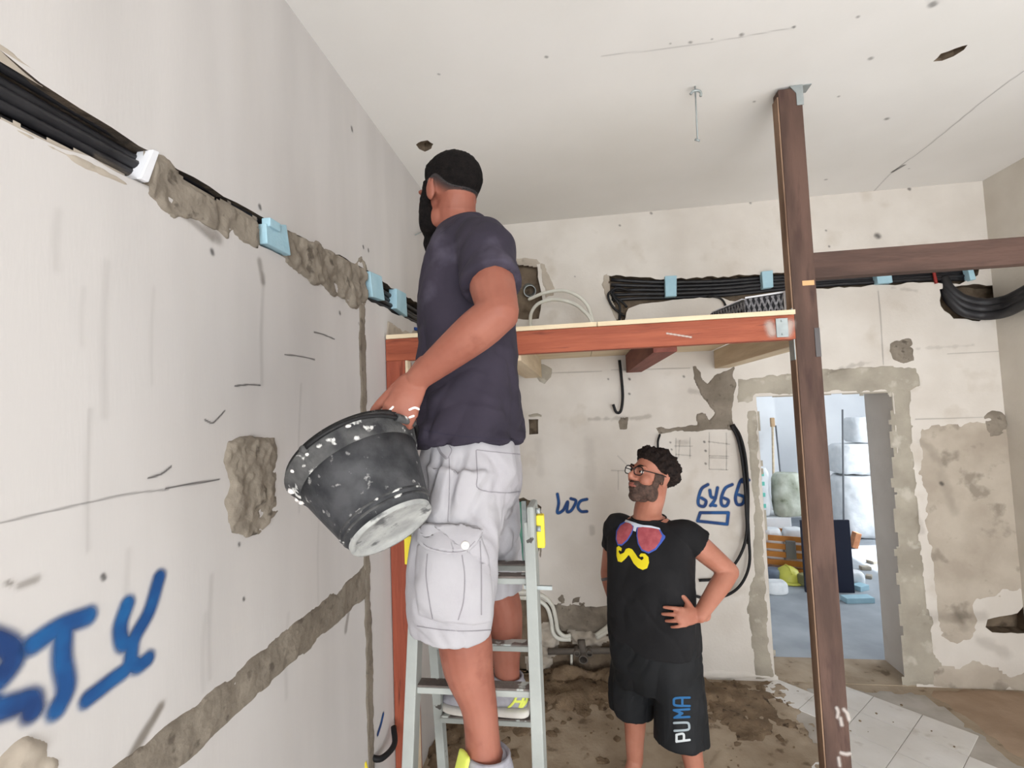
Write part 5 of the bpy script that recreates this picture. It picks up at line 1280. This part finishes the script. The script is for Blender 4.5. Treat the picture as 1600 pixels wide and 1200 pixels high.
# ================================================================== NEXT ROOM THINGS
def sack(name, c, s, m, lab, cat, grp=None, seed=0, rz=0.0):
    c = Vector(c); R = Matrix.Rotation(rz, 3, 'Z'); b = Solid()
    b.loft([(c + Z * (s[2] * t), R @ Vector((1, 0, 0)), R @ Vector((0, 1, 0)), s[0] / 2 * k, s[1] / 2 * k, 3.2) for t, k in ((.0, .86), (.12, 1.0), (.5, 1.03), (.85, .98), (1.0, .8))], 28, 4)
    me = b.mesh(max(s) / 30, 2); displace(me, max(s) * .03 * fbm(coords(me) * 9 + seed, 3)); return tag(obj(name, me, m), lab, cat, grp)
M_bagw = mat('white_plastic_bag', S(240, 242, 244), S(226, 230, 233), 9, .6, .3, 30)
M_bagg = mat('greenish_sack', S(206, 210, 196), S(172, 178, 158), 7, .7, .4, 25, c3=S(130, 136, 116), s3=7, lo3=.6, hi3=.68)
M_orange = mat('orange_crate', S(200, 132, 62), S(184, 116, 52), 8, .6)
M_navyp = mat('navy_panel', S(34, 38, 56), rough=.6)
c = atY(1215, 828, 6.4); tag(obj('white_box', box(new(), (c.x - .02, 6.8, .24), (.46, .5, .48), Matrix.Rotation(.1, 3, 'Z'), .01), mat('white_carton', S(232, 234, 236), S(222, 224, 226), 6, .8)), 'white carton under the sacks in the next room', 'box')
c = atY(1205, 795, 6.4)
t = thing('tall_sack', 'tall white bag with turquoise stripes in the next room', 'bag', (c.x, 6.7, .482))
me = sack('bag_body', (c.x - .02, 6.7, .482), (.21, .2, .62), M_bagw, 'x', 'x'); me.parent = t; me.location = me.location - t.location; del me['label']; del me['category']; me.name = 'bag_body'
for zz in (.14, .28, .42, .54):
    b = new(); box(b, (c.x - .04, 6.595, .482 + zz), (.10, .016, .05), None, .004); obj('stripe', b, mat('turquoise_stripe', S(120, 206, 190), rough=.7), t)
c = atY(1238, 795, 6.3); sack('sack', (c.x + .1, 6.68, .482), (.34, .26, .54), M_bagg, 'greenish white sack standing beside the striped bag', 'sack', seed=3)
# orange crate with slats
c = atZ(1228, 889, 0); t = thing('slatted_crate', 'orange slatted crate on the floor of the next room', 'crate', c); w_, d_, h_ = .52, .36, .42; rz = Matrix.Rotation(-.35, 3, 'Z')
for i, z_ in enumerate((.03, .12, .21, .30, .39)):
    for yy in (-d_ / 2, d_ / 2):
        b = new(); box(b, c + rz @ Vector((0, yy, z_)), (w_, .014, .06), rz, .002); obj('slat', b, M_orange, t)
    for xx in (-w_ / 2, w_ / 2):
        b = new(); box(b, c + rz @ Vector((xx, 0, z_)), (.014, d_, .06), rz, .002); obj('slat', b, M_orange, t)
for xx in (-1, 1):
    for yy in (-1, 1):
        b = new(); box(b, c + rz @ Vector((xx * w_ / 2, yy * d_ / 2, h_ / 2)), (.03, .03, h_), rz, .003); obj('corner_post', b, M_orange, t)
b = new(); box(b, c + rz @ Vector((0, 0, .012)), (w_ - .02, d_ - .02, .016), rz); obj('bottom', b, M_orange, t)
for k, (dx, dy, s_, m_, lab) in enumerate([(-.12, 0, .20, M_bagw, 'crumpled white bag lying in the orange crate, left side'), (.1, .05, .24, M_bagw, 'crumpled white bag lying in the orange crate, right side')]):
    sack('plastic_bag', c + rz @ Vector((dx, dy, .022)), (s_, s_ * .9, .44), m_, lab, 'bag', 'bags in the crate', seed=k * 5)
p = c + rz @ Vector((.06, -d_ / 2 - .03, .28)); b = new(); box(b, p, (.10, .04, .2), rz, .01); o = obj('tool_case', b, mat('grey_case', S(120, 116, 112), rough=.6)); o.location.z -= .0
tag(o, 'small grey tool holder hung on the front of the orange crate', 'holder')
# navy panel behind the post
p0, p1_ = atZ(1257, 893, 0), atZ(1334, 898, 0); p0.y = p1_.y = 5.35
a_, b_2 = atY(1257, 893, 5.35), atY(1334, 895, 5.35)
b = new(); box(b, ((a_.x + b_2.x) / 2, 5.37, .36), (b_2.x - a_.x, .03, .72), None, .004); tag(obj('navy_panel', b, M_navyp), 'dark navy board standing upright behind the brown post', 'board')
# hard hat
c = atZ(1232, 908, 0); t = thing('hard_hat', 'yellow green hard hat lying on the next room floor', 'helmet', c)
M_hat = mat('lime_helmet', S(206, 204, 92), rough=.4); M = frame_matrix(c + Z * .012, Z)
obj('shell', lathe([(.001, .15), (.05, .142), (.095, .112), (.118, .06), (.122, .01)], M, 28), M_hat, t)
obj('brim', lathe([(.115, .012), (.15, .004), (.152, -.004), (.116, -.002)], M @ Matrix.Diagonal((1, 1.12, 1, 1)), 28), M_hat, t)
obj('ridge', tube([c + Vector((0, -.1, .1)), c + Vector((0, -.05, .153)), c + Vector((0, .05, .153)), c + Vector((0, .1, .1))], .012, 8, 4), M_hat, t)
for k, (px, py, s_, m_, lab) in enumerate([(1213, 926, .16, M_bagw, 'crumpled white plastic bag on the floor nearest the doorway'), (1208, 906, .16, mat('greyblue_bag', S(128, 140, 156), S(104, 116, 134), 9, .7), 'small grey blue bundle beside the hard hat'),
                                            (1262, 915, .15, mat('olive_bag', S(150, 146, 100), S(120, 116, 82), 9, .7), 'olive bag beside the brown post on the next room floor'), (1330, 912, .18, M_bagw, 'white plastic bag on the floor right of the brown post')]):
    c = atZ(px, py, 0); sack('floor_bag', (c.x, c.y, 0), (s_ * 1.3, s_, s_ * .75), m_, lab, 'bag', 'bags on the next room floor', seed=k * 3 + 1, rz=k)
for k, (px, py, L_, a_, lab) in enumerate([(1340, 940, .26, .1, 'long pale blue foam offcut on the next room floor'), (1344, 921, .13, .5, 'short pale blue foam offcut on the next room floor')]):
    c = atZ(px, py, 0); tag(obj('foam_offcut', box(new(), (c.x, c.y, .025), (L_, .1, .05), Matrix.Rotation(a_, 3, 'Z'), .004), M_foam), lab, 'foam')
# white heap of wrapped goods on the right of the next room
for k, (px, y_, w_, d_, z0, h_, lab) in enumerate([(1338, 7.6, .75, .6, 0, .85, 'big white wrapped bale, bottom of the heap in the next room'), (1332, 7.65, .6, .5, .87, .42, 'white wrapped bale in the middle of the heap'), (1348, 7.65, .4, .4, 1.31, .36, 'white bag on top of the heap')]):
    c = atY(px, 700, y_); sack('wrapped_bale', (c.x, y_, z0), (w_, d_, h_), M_bagw, lab, 'bale', 'white bales in the next room', seed=k * 7)
c = atY(1318, 800, 7.1); tag(obj('lean_pole', tube([(c.x + .0, 7.15, 0), (atY(1314, 640, 7.3).x + .02, 7.3, atY(1314, 640, 7.3).z)], .012, 8), mat('grey_pole', S(110, 112, 116), rough=.5)), 'thin grey pole leaning against the white heap', 'pole')
# brooms leaning at the left
t = thing('broom', 'wooden handled broom leaning in the next room corner', 'broom', atY(1200, 790, 7.0))
a_, b_2 = atY(1203, 735, 7.3), atY(1207, 662, 7.7); obj('handle', tube([Vector((a_.x, 7.3, .0)), b_2], .016, 10), M_raw, t)
b = new(); box(b, b_2 + Vector((0, 0, .02)), (.06, .05, .14), None, .015); obj('brush_head', b, mat('tan_bristle', S(196, 164, 128), rough=.9), t)
tag(obj('lean_rod', tube([atY(1222, 740, 7.2) * 1 - Z * .9, atY(1212, 665, 7.78)], .012, 8), mat('grey_pole', S(110, 112, 116), rough=.5)), 'thin grey rod leaning beside the broom', 'rod')
for k, (px, py, r, lab) in enumerate([(1352, 890, .05, 'largest'), (1358, 903, .04, 'smallest'), (1362, 880, .045, 'farthest')]):
    c = atZ(px, py, 0); tag(obj('rubble_piece', box(new(), (c.x, c.y, r * .4), (r * 2, r * 1.4, r * .8), Matrix.Rotation(k, 3, 'Z'), r * .15), M_cem3), lab + ' of the three rubble pieces by the right reveal of the doorway', 'rubble', 'rubble in the next room')
p = atZ(1337, 856, 0); tag(obj('brick', box(new(), (p.x, p.y, .1), (.07, .1, .2), Matrix.Rotation(.3, 3, 'Y'), .006), mat('orange_brick', S(186, 132, 96), S(166, 110, 78), 14, .9)), 'orange brick leaning beside the navy board', 'brick')
# crumbs of mortar on the bare floor
b = new(); rnd = random.Random(5)
for k in range(230):
    if k < 200: x_, y_ = rnd.uniform(-.8, 1.25), rnd.uniform(2.0, 3.6)
    else: x_, y_ = rnd.uniform(1.2, 2.0), rnd.uniform(2.3, 3.5)
    r = rnd.uniform(.003, .010)
    zz = .010 if y_ < 2.9 else .035
    bmesh.ops.create_icosphere(b, subdivisions=1, radius=r, matrix=Matrix.Translation((x_, y_, zz)) @ Matrix.Rotation(rnd.uniform(0, 3), 4, 'Z') @ Matrix.Diagonal((1, rnd.uniform(.6, 1), rnd.uniform(.5, .8), 1)))
o = obj('mortar_crumbs', b, M_dirt); o['kind'] = 'stuff'; o['label'] = 'scattered brown mortar crumbs on the dirty floor'; o['category'] = 'debris'
